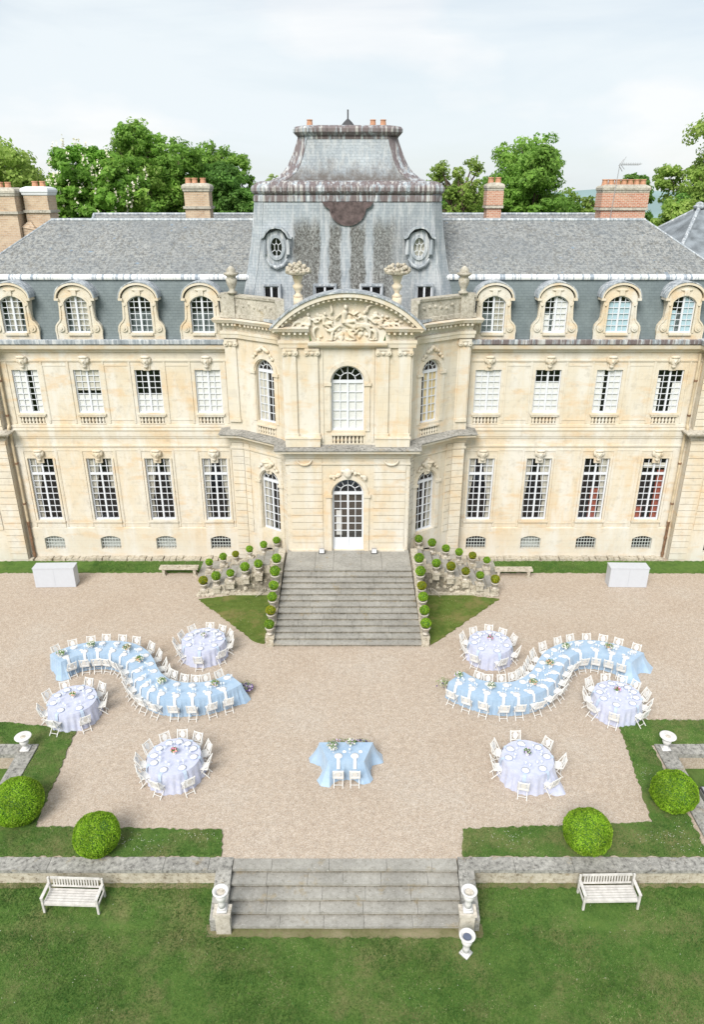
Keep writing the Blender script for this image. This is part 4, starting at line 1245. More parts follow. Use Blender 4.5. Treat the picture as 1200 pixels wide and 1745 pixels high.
m = MB(); up = [(3.75, .75, 19.19), (3.42, .72, 19.34), (3.12, .68, 19.58), (2.88, .62, 19.9), (2.68, .56, 20.3), (2.5, .5, 20.75), (2.38, .46, 21.1)]
m.loft([ring(*p) for p in up], cap=False); m.build('upper_dome_roof', M['upper_dome_slate'], CH)
for sg in (-1, 1):
    m = MB()
    for (a0, c0, z0), (a1, c1, z1) in zip(up, up[1:]):
        e = .04; q = [(sg * (a0 - c0 + .03), CY - a0 - e, z0), (sg * (a0 + e), CY - (a0 - c0 + .03), z0), (sg * (a1 + e), CY - (a1 - c1 + .03), z1), (sg * (a1 - c1 + .03), CY - a1 - e, z1)]
        q2 = [(x * .97, y + .1, z) for x, y, z in q]; m.hexa([q[0], q[1], q2[1], q2[0], q[3], q[2], q2[2], q2[3]])
    m.build('hip_flashing', M['brown_lead'], CH)
m = MB(); m.loft([ring(a, c, z) for a, c, z in ((2.36, .45, 20.98), (2.42, .46, 21.02), (2.44, .46, 21.10), (2.40, .46, 21.14), (2.52, .5, 21.2), (2.64, .52, 21.32), (2.64, .52, 21.46), (2.56, .5, 21.56), (2.3, .45, 21.62))]); 
for k in range(9):
    x = -2.0 + 4.0 * k / 8; m.tube([(x, CY - 2.65, 21.3), (x, CY - 2.66, 21.46), (x, CY - 2.5, 21.58)], .025, 5)
m.build('crown_moulding', M['brown_lead'], CH)
m = MB()
m.lathe([(.4, 21.6), (.22, 21.8), (.05, 21.95)], 8, (0, 40, 0)); m.tube([(0, 40, 21.8), (0, 40, 22.35)], .035, 6); m.build('lightning_rod', M['iron'], CH)
for x in (-1.86, 1.22, 1.72):
    m = MB(); m.lathe([(.16, 21.6), (.13, 21.88), (.16, 21.9), (.14, 21.92)], 10, (x, 40, 0)); m.build('chimney_pot', M['terracotta'], CH)
# round lead apron under the cornice
m = MB(); yy = CY - 4.46 - .07
pts = [(-1.15, 18.28), (-1.05, 18.12), (-.86, 18.02), (-.82, 18.0)] + [(-.82 * math.cos(PI * i / 12) , 18.0 - .72 * math.sin(PI * i / 12)) for i in range(1, 12)] + [(.82, 18.0), (.86, 18.02), (1.05, 18.12), (1.15, 18.28)]
FA = Fr((-5, yy), (5, yy))
P2 = [(a + 5, b) for a, b in pts]
m.add([FA(a, -.0, b) for a, b in P2], [tuple(range(len(P2)))]); strip(m, FA, P2, .09, -.07, .12)
m.build('lead_apron', M['apron_lead'], CH)
# oval dormers in the dome
for s in (-1, 1):
    zc, xc = 16.3, s * 3.38
    yf = dome_front(15.5) - .12
    FO = Fr((xc - 1, yf), (xc + 1, yf))
    m = MB()
    def ov(rx, rz, n=24, k=0): return [(1 + rx * math.cos(2 * PI * i / n), zc + rz * math.sin(2 * PI * i / n)) for i in range(n + 1)]
    strip(m, FO, ov(.34, .50), .13, -.06, .25)
    # cartouche body: lobed plate with an oval hole
    n = 36; outer = []; inner = []
    for i in range(n):
        t = 2 * PI * i / n; c, s_ = math.cos(t), math.sin(t)
        lob = 1 + .06 * math.cos(5 * t + .5)
        outer.append((1 + .56 * lob * c, zc - .04 + .80 * lob * s_)); inner.append((1 + .31 * c, zc + .47 * s_))
    for i in range(n):
        j = (i + 1) % n
        m.quad(FO(*(inner[i][0], 0, inner[i][1])), FO(outer[i][0], .04, outer[i][1]), FO(outer[j][0], .04, outer[j][1]), FO(inner[j][0], 0, inner[j][1]))
        m.quad(FO(outer[i][0], .04, outer[i][1]), FO(outer[i][0], 1.1, outer[i][1]), FO(outer[j][0], 1.1, outer[j][1]), FO(outer[j][0], .04, outer[j][1]))
    m.tube([FO(1.5, -.02, zc - .5), FO(1.3, -.04, zc - .78), FO(1, -.06, zc - .9), FO(.7, -.04, zc - .78), FO(.5, -.02, zc - .5)], [.05, .09, .1, .09, .05], 8)
    for sg in (-1, 1): m.tube([FO(1 + sg * .56, -.03, zc + .35), FO(1 + sg * .56, -.03, zc - .3)], [.07, .1], 8)
    oc = m.build('oval_dormer', M['lead'], CH)
    m = MB(); pts = [(.26, zc + .42), (.40, zc + .46), (.52, zc + .66), (.72, zc + .84), (1, zc + .90), (1.28, zc + .84), (1.48, zc + .66), (1.60, zc + .46), (1.74, zc + .42)]
    strip(m, FO, pts, .08, -.2, 1.1); m.build('hood', M['lead'], oc)
    m = MB()
    strip(m, FO, ov(.275, .445), .035, .05, .12)
    hexp = [(1 + .10 * math.cos(PI / 2 + PI * i / 3), zc + .2 * math.sin(PI / 2 + PI * i / 3)) for i in range(7)]
    strip(m, FO, hexp, .028, .06, .1)
    for i in range(6):
        a = hexp[i]; t = PI / 2 + PI * i / 3; b = (1 + .27 * math.cos(t), zc + .44 * math.sin(t)); strip(m, FO, [a, b], .028, .06, .1)
    wo = m.build('window', M['frame_white'], oc)
    m = MB(); q = ov(.29, .46)[:-1]; m.add([FO(a, .09, b) for a, b in q], [tuple(range(len(q)))]); m.build('pane', M['glass'], wo)
    m = MB(); m.add([FO(a, .2, b) for a, b in q], [tuple(range(len(q)))]); m.build('blind' if s > 0 else 'room_shade_sheet', M['curtain'] if s > 0 else M['room_shade'], wo)  # left oval: shade painted as a black disc
# small windows at the foot of the dome
for x, wd, z0 in ((-3.66, .72, 14.12), (3.66, .72, 14.12), (-1.1, .95, 14.12), (1.12, .95, 14.12)):
    yf = CY - 5.22 - .12; F = Fr((x - 1, yf), (x + 1, yf)); m = MB()
    fbox(m, F, 1 - wd / 2 - .09, 1 + wd / 2 + .09, -.02, .9, z0 + .48, z0 + .56)
    for sg in (-1, 1): fbox(m, F, 1 + sg * (wd / 2 + .045) - .045, 1 + sg * (wd / 2 + .045) + .045, -.02, .9, z0 - .5, z0 + .479)
    sk = m.build('low_dormer', M['lead'], CH)
    m = MB(); o = (1, wd, z0 - .45, z0 + .47, 0)
    w_ = window(sk, F, o, 2, 1, .05, .06, .03)
    m = MB(); fbox(m, F, 1 - wd / 2, 1 + wd / 2, .2, .22, z0 - .5, z0 + .5); m.build('room_shade_sheet', M['room_shade'], sk)  # sheet coloured as the dark behind the small pane

# chimneys -------------------------------------------------------------
def chimney(x0, x1, y0, y1, zb, zt, mat, npots, band=True, white=False, lab=None, potx=None):
    m = MB(); m.box(x0, x1, y0, y1, zb, zt - .3)
    if mat == 'brick_red': m.box(x0 - .06, x1 + .06, y0 - .06, y1 + .06, zt - 1.0, zt - .3)
    c = m.build('chimney', M[mat], CH)
    if lab: c['label'] = lab
    m = MB(); m.loft([[(x0 - e, y0 - e, z), (x1 + e, y0 - e, z), (x1 + e, y1 + e, z), (x0 - e, y1 + e, z)] for e, z in ((.0, zt - .32), (.05, zt - .28), (.06, zt - .2), (.10, zt - .14), (.10, zt - .04), (.05, zt + .04), (-.15, zt + .12))])
    m.build('chimney_cap', M['white_paint'] if white else M['parapet_stone'], c)
    if band:
        m = MB(); e = .09; m.box(x0 - e, x1 + e, y0 - e, y1 + e, zt - 1.15, zt - 1.02); m.build('stone_band', M['parapet_stone'], c)
    for i in range(npots):
        x = x0 + (x1 - x0) * (i + .5) / npots if potx is None else potx[i]
        m = MB(); m.lathe([(.17, zt + .06), (.14, zt + .32), (.17, zt + .34), (.16, zt + .38)], 10, (x, (y0 + y1) / 2, 0)); m.build('chimney_pot', M['terracotta'], c)
    return c
chimney(-8.83, -7.5, 42.6, 43.6, 15.5, 19.02, 'brick_pale', 3, potx=(-8.65, -8.3, -7.85))
chimney(7.52, 8.3, 42.7, 43.6, 15.5, 19.05, 'brick_red', 2, lab='slim red brick chimney')
chimney(13.7, 16.1, 42.6, 43.6, 15.5, 18.95, 'brick_red', 7, lab='wide red brick chimney with a row of pots')
chimney(-17.03, -15.78, 41.5, 42.7, 14.0, 18.85, 'brick_pale', 2, white=True, potx=(-16.55, -16.15), lab='pale brick chimney with white cap')
chimney(-18.7, -17.25, 40.9, 42.2, 14.0, 18.8, 'brick_pale', 2, potx=(-18.15, -17.75))
m = MB(); m.box(-17.2, -16.6, 41.2, 41.6, 14, 17.0); m.loft([[(-17.25, 41.15, 17.0), (-16.5, 41.15, 16.85), (-16.5, 41.6, 16.85), (-17.25, 41.6, 17.0)], [(-17.0, 41.4, 17.25), (-16.8, 41.4, 17.25), (-16.8, 41.6, 17.25), (-17.0, 41.6, 17.25)]]); m.build('chimney_shoulder', M['brick_pale'], CH)
m = MB(); bx, by = 14.2, 42.5
m.tube([(bx - .05, by, 16.5), (bx + .15, by, 20.1)], .02, 6); m.tube([(bx + .1, by, 20.0), (bx + 1.15, by, 20.0)], .012, 5)
for k in range(9): m.tube([(bx + .25 + k * .12, by - .28, 20.05), (bx + .25 + k * .12, by + .28, 20.05)], .012, 4); m.bar((bx + .25 + k * .12, by, 20.0), (bx + .25 + k * .12, by, 20.12), .02)
for z in (19.7, 20.3): m.tube([(bx + .1, by, 20.0), (bx + .32, by, z)], .02, 4); m.tube([(bx + .22, by, 20.0), (bx + .42, by, z + .1)], .015, 4)
m.build('roof_aerial', M['steel'], CH)

# ------------------------------------------------------------------ central stairs
LZ = 2.0
S1 = thing('stone_staircase', 'broad grey stone staircase rising to the entrance door', 'stairs', (0, 27.5, 0))
NS = 13; ri = LZ / NS; y0s = 27.5; tr_ = (31.1 - 27.5) / (NS - 1)
for k in range(NS):
    ya = y0s + tr_ * k; yb = ya + tr_ + .05 if k < NS - 1 else 33.3
    hw = 3.34 - .26 * k / (NS - 1)
    m = MB(); z1 = ri * (k + 1)
    # slabs laid side by side
    xs_ = [-hw]; 
    while xs_[-1] < hw - 1.2: xs_.append(xs_[-1] + random.uniform(.9, 1.7))
    xs_ = [x for x in xs_ if x < hw - .5] + [hw]
    for a, b in zip(xs_, xs_[1:]):
        j = random.uniform(-.012, .012)
        m.mi = 0
        m.box(a + .006, b - .006, ya + j - .03, yb - (.03 if k < NS - 1 else 0), z1 - .06, z1 + random.uniform(-.004, .004))
    m.mi = 1
    m.box(-hw, hw, ya + .02, yb + (.25 if k < NS - 1 else 0), max(0, z1 - ri - .05), z1 - .058)
    m.build('step' if k < NS - 1 else 'landing', [M['step_stone'], M['riser_stone']], S1)
m = MB(); m.box(-3.3, 3.3, 31.2, 33.05, 0, 1.9); m.build('stair_core', M['riser_stone'], S1)
for s in (-1, 1):
    m = MB()
    for k in range(6):
        ya = 27.45 + k * .6
        z = .54 * max(0, ya - 27.5) + .32; x = s * (3.50 - .03 * k)
        m.box(x - .17, x + .17, ya, ya + .62, 0, z + random.uniform(-.02, .03)); m.box(x - .2, x + .2, ya + .14, ya + .46, z, z + .12)
    m.box(s * 3.33 - .17, s * 3.33 + .17, 31.0, 33.05, 0, LZ + .15)
    m.build('parapet', M['rubble'], S1)
# side stairs
def potpos():
    fr = [(-7.29, .83), (-6.63, 1.07), (-5.9, 1.33), (-5.15, 1.6), (-4.47, 1.8)]
    bk = [(-7.33, .93), (-6.57, 1.25), (-5.91, 1.45), (-5.16, 1.73), (-4.41, 1.97), (-3.73, 2.24)]
    frr = [(4.4, 1.83), (5.14, 1.61), (5.89, 1.4), (6.63, 1.2), (7.41, .9)]
    bkr = [(3.67, 2.27), (4.37, 2.02), (5.11, 1.73), (5.81, 1.5), (6.53, 1.31), (7.3, 1.09)]
    return fr, bk, frr[::-1], bkr[::-1]
FRL, BKL, FRR, BKR = potpos()
def ped_rock(m, x, y, z0, z1, w_=.14):
    m.box(x - w_, x + w_, y - w_, y + w_, z0, z1 - .08, random.uniform(-.15, .15)); m.box(x - w_ - .04, x + w_ + .04, y - w_ - .04, y + w_ + .04, z1 - .08, z1, random.uniform(-.1, .1))
for s, fr, bk in ((-1, FRL, BKL), (1, FRR, BKR)):
    S2 = thing('side_staircase', 'short side stairs lined with potted balls %s of the broad staircase' % ('left' if s < 0 else 'right'), 'stairs', (s * 5.5, 33, 0))
    ns = 9
    for k in range(ns):
        xa = s * (7.55 - k * .46); xb = xa - s * .50; z = .19 + k * .195
        m = MB(); x0_, x1_ = min(xa, xb), max(xa, xb)
        dy = (7.55 - abs(xa)) * .13
        m.box(x0_ + .06, x1_ - .06, 32.05 + dy, 33.95, z - .05, z + random.uniform(-.006, .006)); m.mi = 1; m.box(x0_, x1_, 32.06 + dy, 33.94, z - .1, z - .055)
        xx = (xa - s * .03)
        m.box(min(xx, s * 3.5), max(xx, s * 3.5), 32.07 + dy, 33.93, max(0, z - .25), z - .052)
        m.build('step', [M['step_stone'], M['riser_stone']], S2)
    for (x, z), y in [(p, 32.1) for p in fr] + [(p, 34.0) for p in bk]:
        m = MB(); ped_rock(m, x, y, max(0, z - .9), z - .52, .17); m.build('pedestal', M['rubble'], S2)
    for yy in (32.0, 34.02):
        m = MB()
        for k in range(ns):
            xa = s * (7.62 - k * .46); xb = xa - s * .46; z = .12 + k * .195 + random.uniform(-.04, .05); dy = (7.55 - abs(xa)) * .13 if yy < 33 else 0
            m.box(min(xa, xb), max(xa, xb), yy - .03 + dy, yy + .26 + dy, 0, z + .02)
        m.build('flank_wall', M['rubble'], S2)
    m = MB()
    for _ in range(110):
        x = random.uniform(3.8, 7.6); lim = .25 + (7.6 - x) * .30
        a = random.uniform(.07, .18); z = random.uniform(0, max(.12, lim - .45))
        m.blob((s * x, 31.98 + (7.5 - x) * .10 + random.uniform(-.05, .12), z), (a, a * .8, a * .7), 5, 4, Matrix.Rotation(random.uniform(0, 3), 3, 'Y'))
    m.box(min(s * 3.7, s * 7.5), max(s * 3.7, s * 7.5), 31.98, 32.3, 0, .16)
    m.build('rockwork', M['rubble'], S2)

# ------------------------------------------------------------------ topiary balls in stone pots
def ball_leaves(r, n, leaf, seed=0, sq=.9, dents=0):
    d = rng.normal(0, 1, (n, 3)); d /= np.linalg.norm(d, axis=1)[:, None]
    bumps = 1 + .025 * np.sin(d[:, 0] * 7 + seed) * np.sin(d[:, 1] * 6 + 2 * seed) + .02 * np.sin(d[:, 2] * 9 + seed)
    rr = r * bumps * rng.uniform(.93, 1.02, n)
    c = d * rr[:, None]; c[:, 2] *= sq
    q = leaf_quads(c, d, leaf, .9, .6)
    v = np.clip(.5 + rng.normal(0, .3, n), 0, 1)
    return q, v
def topiary_proto(mat, seed):
    t = thing('potted_topiary', 'x', 'potted plant', (0, 0, 0), 'clipped box balls in stone pots beside the stairs')
    m = MB(); m.lathe([(.13, 0), (.14, .03), (.07, .07), (.07, .11), (.15, .17), (.175, .28), (.20, .30), (.20, .33), (.16, .335), (.15, .30)], 14); m.build('pot', M['pot_stone'], t, smooth=True)
    q, v = ball_leaves(.215, 1100, .026, seed); q = q + np.array((0, 0, .52))
    fo = fast_mesh('foliage', q, 4, M[mat], t, colr=v)
    m = MB(); m.blob((0, 0, .52), (.19, .19, .175), 12, 8); m.build('core', M['stem'], fo)
    return t
protos = [topiary_proto('box_leaf', 1), topiary_proto('box_leaf_yellow', 2)]
used = [False, False]
ordn = ['first', 'second', 'third', 'fourth', 'fifth', 'sixth', 'seventh', 'eighth', 'ninth', 'tenth', 'eleventh', 'twelfth', 'thirteenth', 'fourteenth', 'fifteenth', 'sixteenth']
def put_pot(x, y, zc, kind, label, sc=1.0):
    loc = (x, y, zc - .52)
    if not used[kind]: used[kind] = True; o = place(protos[kind], loc, 0)
    else: o = dup(protos[kind], loc, random.uniform(0, 6))
    o['label'] = label; o.scale = (sc, sc, sc * random.uniform(.95, 1.05))
for side, fr, bk in (('left', FRL, BKL), ('right', FRR, BKR)):
    for i, (x, z) in enumerate(fr):
        kd = 1 if (side == 'right' and i in (0, 2, 3)) or (side == 'left' and i == 0) else 0
        put_pot(x, 32.1, z, kd, 'potted %s ball, front row of the %s side stairs, %s from the outer end' % ('yellowish' if kd else 'green', side, ordn[i]), random.uniform(.9, 1.1))
    for i, (x, z) in enumerate(bk):
        kd = 1 if (side == 'right' and i == 1) or (side == 'left' and i == 2) else 0
        put_pot(x, 34.0, z, kd, 'potted %s ball, back row of the %s side stairs, %s from the outer end' % ('yellowish' if kd else 'green', side, ordn[i]), random.uniform(.84, 1.0))
    for i, (y, z) in enumerate(((27.72, 1.06), (28.32, 1.39), (28.95, 1.73), (29.5, 2.03), (30.13, 2.37), (30.83, 2.73))):
        s = -1 if side == 'left' else 1
        kd = 1 if (i in (3,) and side == 'right') or (side == 'left' and i == 1) else 0
        put_pot(s * (3.50 - .02 * i), y, z, kd, 'potted %s ball on the %s parapet of the broad stairs, %s from the bottom' % ('yellowish' if kd else 'green', side, ordn[i]), random.uniform(.98, 1.12))
# palm-like dry fronds in the rockery and agave rosettes
for s in (-1, 1):
    m = MB()
    for k in range(9):
        a = PI * k / 8; m.tube([(s * 4.15, 32.1, .2), (s * 4.15 + .3 * math.cos(a), 31.85, .2 + .32 * math.sin(a)), (s * 4.15 + .5 * math.cos(a), 31.7, .1 + .36 * math.sin(a))], [.02, .018, .006], 5)
    tag(m.build('stone_shell', M['pot_stone'], loc=(s * 4.15, 32, 0)), 'pale fan shaped shell ornament at the rockery %s of the stairs' % ('left' if s < 0 else 'right'), 'ornament')
# floodlights at the door
for s in (-1, 1):
    t = thing('floodlight', 'small steel floodlight on the landing %s of the door' % ('left' if s < 0 else 'right'), 'floodlight', (s * 1.32, 32.75, LZ), 'floodlights by the door')
    m = MB(); x, y = s * 1.32, 32.75; m.box(x - .13, x + .13, y - .07, y + .07, LZ + .06, LZ + .3); m.build('housing', M['steel'], t)
    m = MB(); m.box(x - .11, x + .11, y - .078, y - .071, LZ + .08, LZ + .28); m.build('lens', M['porcelain'], t)
    m = MB(); m.bar((x - .15, y, LZ), (x - .15, y, LZ + .2), .02); m.bar((x + .15, y, LZ), (x + .15, y, LZ + .2), .02); m.bar((x - .16, y, LZ + .01), (x + .16, y, LZ + .01), .04, .02); m.build('bracket', M['iron'], t)

# ------------------------------------------------------------------ lower steps and walls
S3 = thing('garden_steps', 'five wide stone steps down from the gravel to the lawn', 'stairs', (0, 15.3, -.9))
yb_ = [16.15, 15.76, 15.41, 15.06, 14.75, 14.43]
for k in range(5):
    z1 = -.004 - .18 * k; ya, yb = yb_[k + 1], yb_[k] + (0 if k == 0 else .04)
    m = MB(); x = -3.42
    while x < 3.3:
        b = min(3.40, x + random.uniform(1.0, 1.75)); b = 3.40 if 3.40 - b < .6 else b
        m.box(x + .005, b - .005, ya + random.uniform(-.015, .01), yb, z1 - .09, z1 + random.uniform(-.005, .004)); x = b + .0
        if b >= 3.40: break
    m.mi = 1; m.box(-3.42, 3.40, ya + .05, yb + .3, z1 - .24, z1 - .088)
    m.build('step', [M['step_stone'], M['riser_stone']], S3)
for s in (-1, 1):
    m = MB(); xa, xb = (-3.90, -3.43) if s < 0 else (3.41, 3.88)
    m.hexa([(xa, 14.4, -.95), (xb, 14.4, -.95), (xb, 15.72, -.7), (xa, 15.72, -.7), (xa, 14.4, -.42), (xb, 14.4, -.42), (xb, 15.72, .03), (xa, 15.72, .03)])
    m.build('cheek_wall', M['old_stone'], S3)
    m = MB(); xc = s * 3.5; m.box(xc - .21, xc + .21, 14.30, 14.52, -.95, -.12); m.box(xc - .25, xc + .25, 14.24, 14.6, -.12, -.02); m.build('pier', M['pot_stone'], S3)
    W1 = thing('retaining_wall', 'low weathered stone retaining wall on the %s of the lower steps' % ('left' if s < 0 else 'right'), 'wall', (s * 8, 15.9, -.7))
    m = MB(); x0_, x1_ = (-14, -3.43) if s < 0 else (3.43, 14)
    m.box(x0_, x1_, 15.80, 16.12, -.95, -.08); m.build('wall_face', M['rubble'], W1)
    m = MB(); x = x0_
    while x < x1_ - .01:
        b = min(x1_, x + random.uniform(1.1, 1.9)); b = x1_ if x1_ - b < .7 else b
        m.box(x + .006, b - .006, 15.70 + random.uniform(-.012, .012), 16.17, -.10, .03 + random.uniform(-.01, .01)); m.box(x + .004, b - .004, 15.76, 16.1, -.16, -.101); x = b
    m.build('coping', M['old_stone'], W1)
m = MB(); P_ = rag([(-4.0, 14.2), (3.95, 14.2), (4.0, 14.6), (-4.05, 14.6)], .13, .05)
m.add([(x, y, lawn_z(y) + .012) for x, y in P_], [tuple(range(len(P_)))]); struct('earth_strip', m, M['dry_earth'], 'worn sandy strip at the bottom of the lower steps', 'ground')
# bare earth strip at the foot of the wall
for s in (-1, 1):
    m = MB(); P_ = rag([(3.9, 15.62), (13.5, 15.68), (13.5, 15.8), (3.75, 15.8)], .13, .05)
    if s < 0: P_ = [(-x, y) for x, y in P_[::-1]]
    m.add([(x, y, lawn_z(y) + .012) for x, y in P_], [tuple(range(len(P_)))]); struct('earth_strip', m, M['dry_earth'], 'dry worn strip along the %s wall foot' % ('left' if s < 0 else 'right'), 'ground')
# sunken gardens
for s in (-1, 1):
    T = thing('sunken_garden_wall', 'L shaped stone coping around the sunken garden on the far %s' % ('left' if s < 0 else 'right'), 'wall', (s * 11.7, 20.8, 0))
    xi_ = 11.35
    m = MB(); y = 16.2
    while y < 20.55:
        b = min(20.56, y + random.uniform(1.0, 1.6)); m.box(min(s * xi_, s * (xi_ + .6)), max(s * xi_, s * (xi_ + .6)), y + .006, b - .006, -.08, .09 + random.uniform(-.01, .01)); y = b
    x = xi_
    while x < 24:
        b = x + random.uniform(1.1, 1.7); m.box(min(s * x, s * b) + .006, max(s * x, s * b) - .006, 20.565, 21.1, -.08, .09 + random.uniform(-.01, .01)); x = b
    m.build('coping', M['old_stone'], T)
    m = MB(); m.box(min(s * (xi_ + .12), s * (xi_ + .5)), max(s * (xi_ + .12), s * (xi_ + .5)), 16.2, 20.6, -.95, -.082); m.box(min(s * (xi_ + .12), s * 24), max(s * (xi_ + .12), s * 24), 20.66, 21.0, -.95, -.082)
    m.build('wall_face', M['rubble'], T)
    m = MB(); m.box(min(s * (xi_ + .6), s * 30), max(s * (xi_ + .6), s * 30), 16.2, 20.66, -.75, -.62); struct('sunken_lawn', m, M['grass_rich'], 'shaded grass inside the %s sunken garden' % ('left' if s < 0 else 'right'), 'grass')
t = thing('glass_box', 'dark framed glass box in the right sunken garden, cut by the photo edge', 'lantern', (12.55, 18.9, -.62))
m = MB(); m.box(12.24, 12.9, 18.6, 19.2, -.62, -.1); m.build('frame', M['iron'], t)
m = MB(); m.box(12.28, 12.86, 18.64, 19.16, -.098, -.08); m.box(12.225, 12.239, 18.66, 19.14, -.56, -.16); m.build('pane', M['steel'], t)

# ------------------------------------------------------------------ urns, benches, boxes, bushes
def garden_urn(name, label, x, y, z, kind, rz=0, group=None):
    t = thing(name, label, 'urn', (x, y, z), group)
    m = MB()
    if kind == 'wide':
        m.box(x - .19, x + .19, y - .19, y + .19, z, z + .07, rz); m.lathe([(.15, .07), (.16, .10), (.08, .16), (.07, .20), (.16, .30), (.20, .40), (.19, .46), (.10, .54), (.30, .64)], 20, (x, y, z))
        m.build('urn_body', M['urn_white'], t, smooth=True)
        m = MB(); m.lathe([(.26, .62), (.36, .66), (.37, .69), (.34, .70), (.15, .67), (.13, .68), (.10, .63)], 24, (x, y, z)); r_ = m.build('rim', M['urn_white'], t, smooth=True)
        m = MB(); m.lathe([(.125, .64), (.12, .665), (.02, .69)], 14, (x, y, z)); m.build('soil', M['soil' if False else 'pot_stone'], t)
    else:
        m.box(x - .17, x + .17, y - .17, y + .17, z, z + .09, rz); m.box(x - .13, x + .13, y - .13, y + .13, z + .09, z + .16, rz)
        m.lathe([(.12, .16), (.12, .34), (.10, .42), (.17, .54), (.20, .64), (.18, .72), (.15, .76), (.20, .82)], 20, (x, y, z)); m.build('urn_body', M['urn_white'], t, smooth=True)
        m = MB(); m.lathe([(.17, .80), (.28, .86), (.29, .90), (.26, .915), (.19, .89), (.16, .80), (.10, .78)], 24, (x, y, z)); m.build('rim', M['urn_white'], t, smooth=True)
        m = MB(); m.lathe([(.16, .79), (.15, .82), (.02, .83)], 14, (x, y, z)); m.build('soil', M['pot_stone'] if kind != 'dark' else M['dull_blue'], t)
    t.scale = (.80, .80, .86)
    return t
garden_urn('garden_urn', 'wide rimmed white urn at the left sunken garden corner', -11.72, 20.82, .09, 'wide')
garden_urn('garden_urn', 'wide rimmed white urn at the right sunken garden corner', 11.66, 20.85, .09, 'wide')
garden_urn('garden_urn', 'tall white urn on the left pier of the lower steps', -3.5, 14.42, -.02, 'tall')
garden_urn('garden_urn', 'tall white urn on the right pier of the lower steps', 3.5, 14.42, -.02, 'tall')
garden_urn('garden_urn', 'white urn standing on the lawn below the right step pier', 3.40, 13.72, lawn_z(13.7), 'dark', R(45))

def park_bench(x, y, label, rz):
    z = lawn_z(y); t = thing('park_bench', label, 'bench', (0, 0, 0), 'weathered wooden benches on the lawn'); w2 = .81
    m = MB()
    for k in range(6): m.box(-w2 + .05, w2 - .05, -.27 + k * .095, -.27 + k * .095 + .075, .42, .445)
    m.box(-w2 + .04, w2 - .04, -.285, -.255, .34, .418); m.build('seat', M['teak_grey'], t)
    m = MB(); m.box(-w2 + .06, w2 - .06, .31, .345, .84, .92); m.box(-w2 + .06, w2 - .06, .29, .325, .50, .56)
    for k in range(17):
        xx = -w2 + .15 + (2 * w2 - .30) * k / 16; m.hexa([(xx - .02, .295, .56), (xx + .02, .295, .56), (xx + .02, .315, .56), (xx - .02, .315, .56), (xx - .02, .32, .84), (xx + .02, .32, .84), (xx + .02, .34, .84), (xx - .02, .34, .84)])
    m.build('backrest', M['teak_grey'], t)
    for sx in (-1, 1):
        for sy, h in ((-.27, .66), (.31, .92)):
            m = MB(); m.box(sx * w2 - .03, sx * w2 + .03, sy - .03, sy + .03, 0, h); m.build('leg', M['teak_grey'], t)
        m = MB(); m.box(sx * w2 - .045, sx * w2 + .045, -.31, .28, .662, .69); m.build('armrest', M['teak_grey'], t)
        m = MB(); m.box(sx * w2 - .02, sx * w2 + .02, -.239, .279, .30, .36); m.build('rail', M['teak_grey'], t)
    place(t, (x, y, z), rz); t.scale = (1, .92, .88)
park_bench(-8.07, 15.14, 'weathered wooden bench on the lawn against the left wall', R(-2))
park_bench(7.85, 15.24, 'weathered wooden bench on the lawn against the right wall', R(1))
def stone_bench(x, y, wd, label):
    t = thing('stone_bench', label, 'bench', (x, y, 0), 'stone benches beside the grass strips')
    m = MB(); m.box(x - wd / 2, x + wd / 2, y - .2, y + .2, .40, .50); m.build('seat', M['rubble'], t)
    for s in (-1, 1):
        m = MB(); m.loft([[(x + s * wd * .4 - e, y - .15, z), (x + s * wd * .4 + e, y - .15, z), (x + s * wd * .4 + e, y + .15, z), (x + s * wd * .4 - e, y + .15, z)] for e, z in ((.1, 0), (.1, .05), (.06, .1), (.07, .3), (.1, .40))]); m.build('leg', M['rubble'], t)
stone_bench(-9.0, 34.2, 2.05, 'old stone bench left of the left side stairs'); stone_bench(8.75, 34.0, 2.0, 'old stone bench right of the right side stairs')
def bar_box(x, y, rz, label, wd=2.06):
    t = thing('bar_counter', label, 'counter', (0, 0, 0), 'white box counters on the gravel')
    for s in (-1, 1):
        m = MB(); a, b = (-wd / 2, -.003) if s < 0 else (.003, wd / 2); m.box(a, b, -.30, .30, 0.01, 1.08); m.build('panel_box', M['box_white'], t)
    m = MB(); m.box(-wd / 2 - .02, wd / 2 + .02, -.32, .32, 1.082, 1.12); m.build('counter_top', M['box_white'], t)
    place(t, (x, y, 0), rz)
bar_box(-15.12, 33.15, R(1.5), 'white box counter on the gravel at the far left'); bar_box(14.45, 33.15, R(-1), 'white box counter on the gravel at the far right', 1.95)

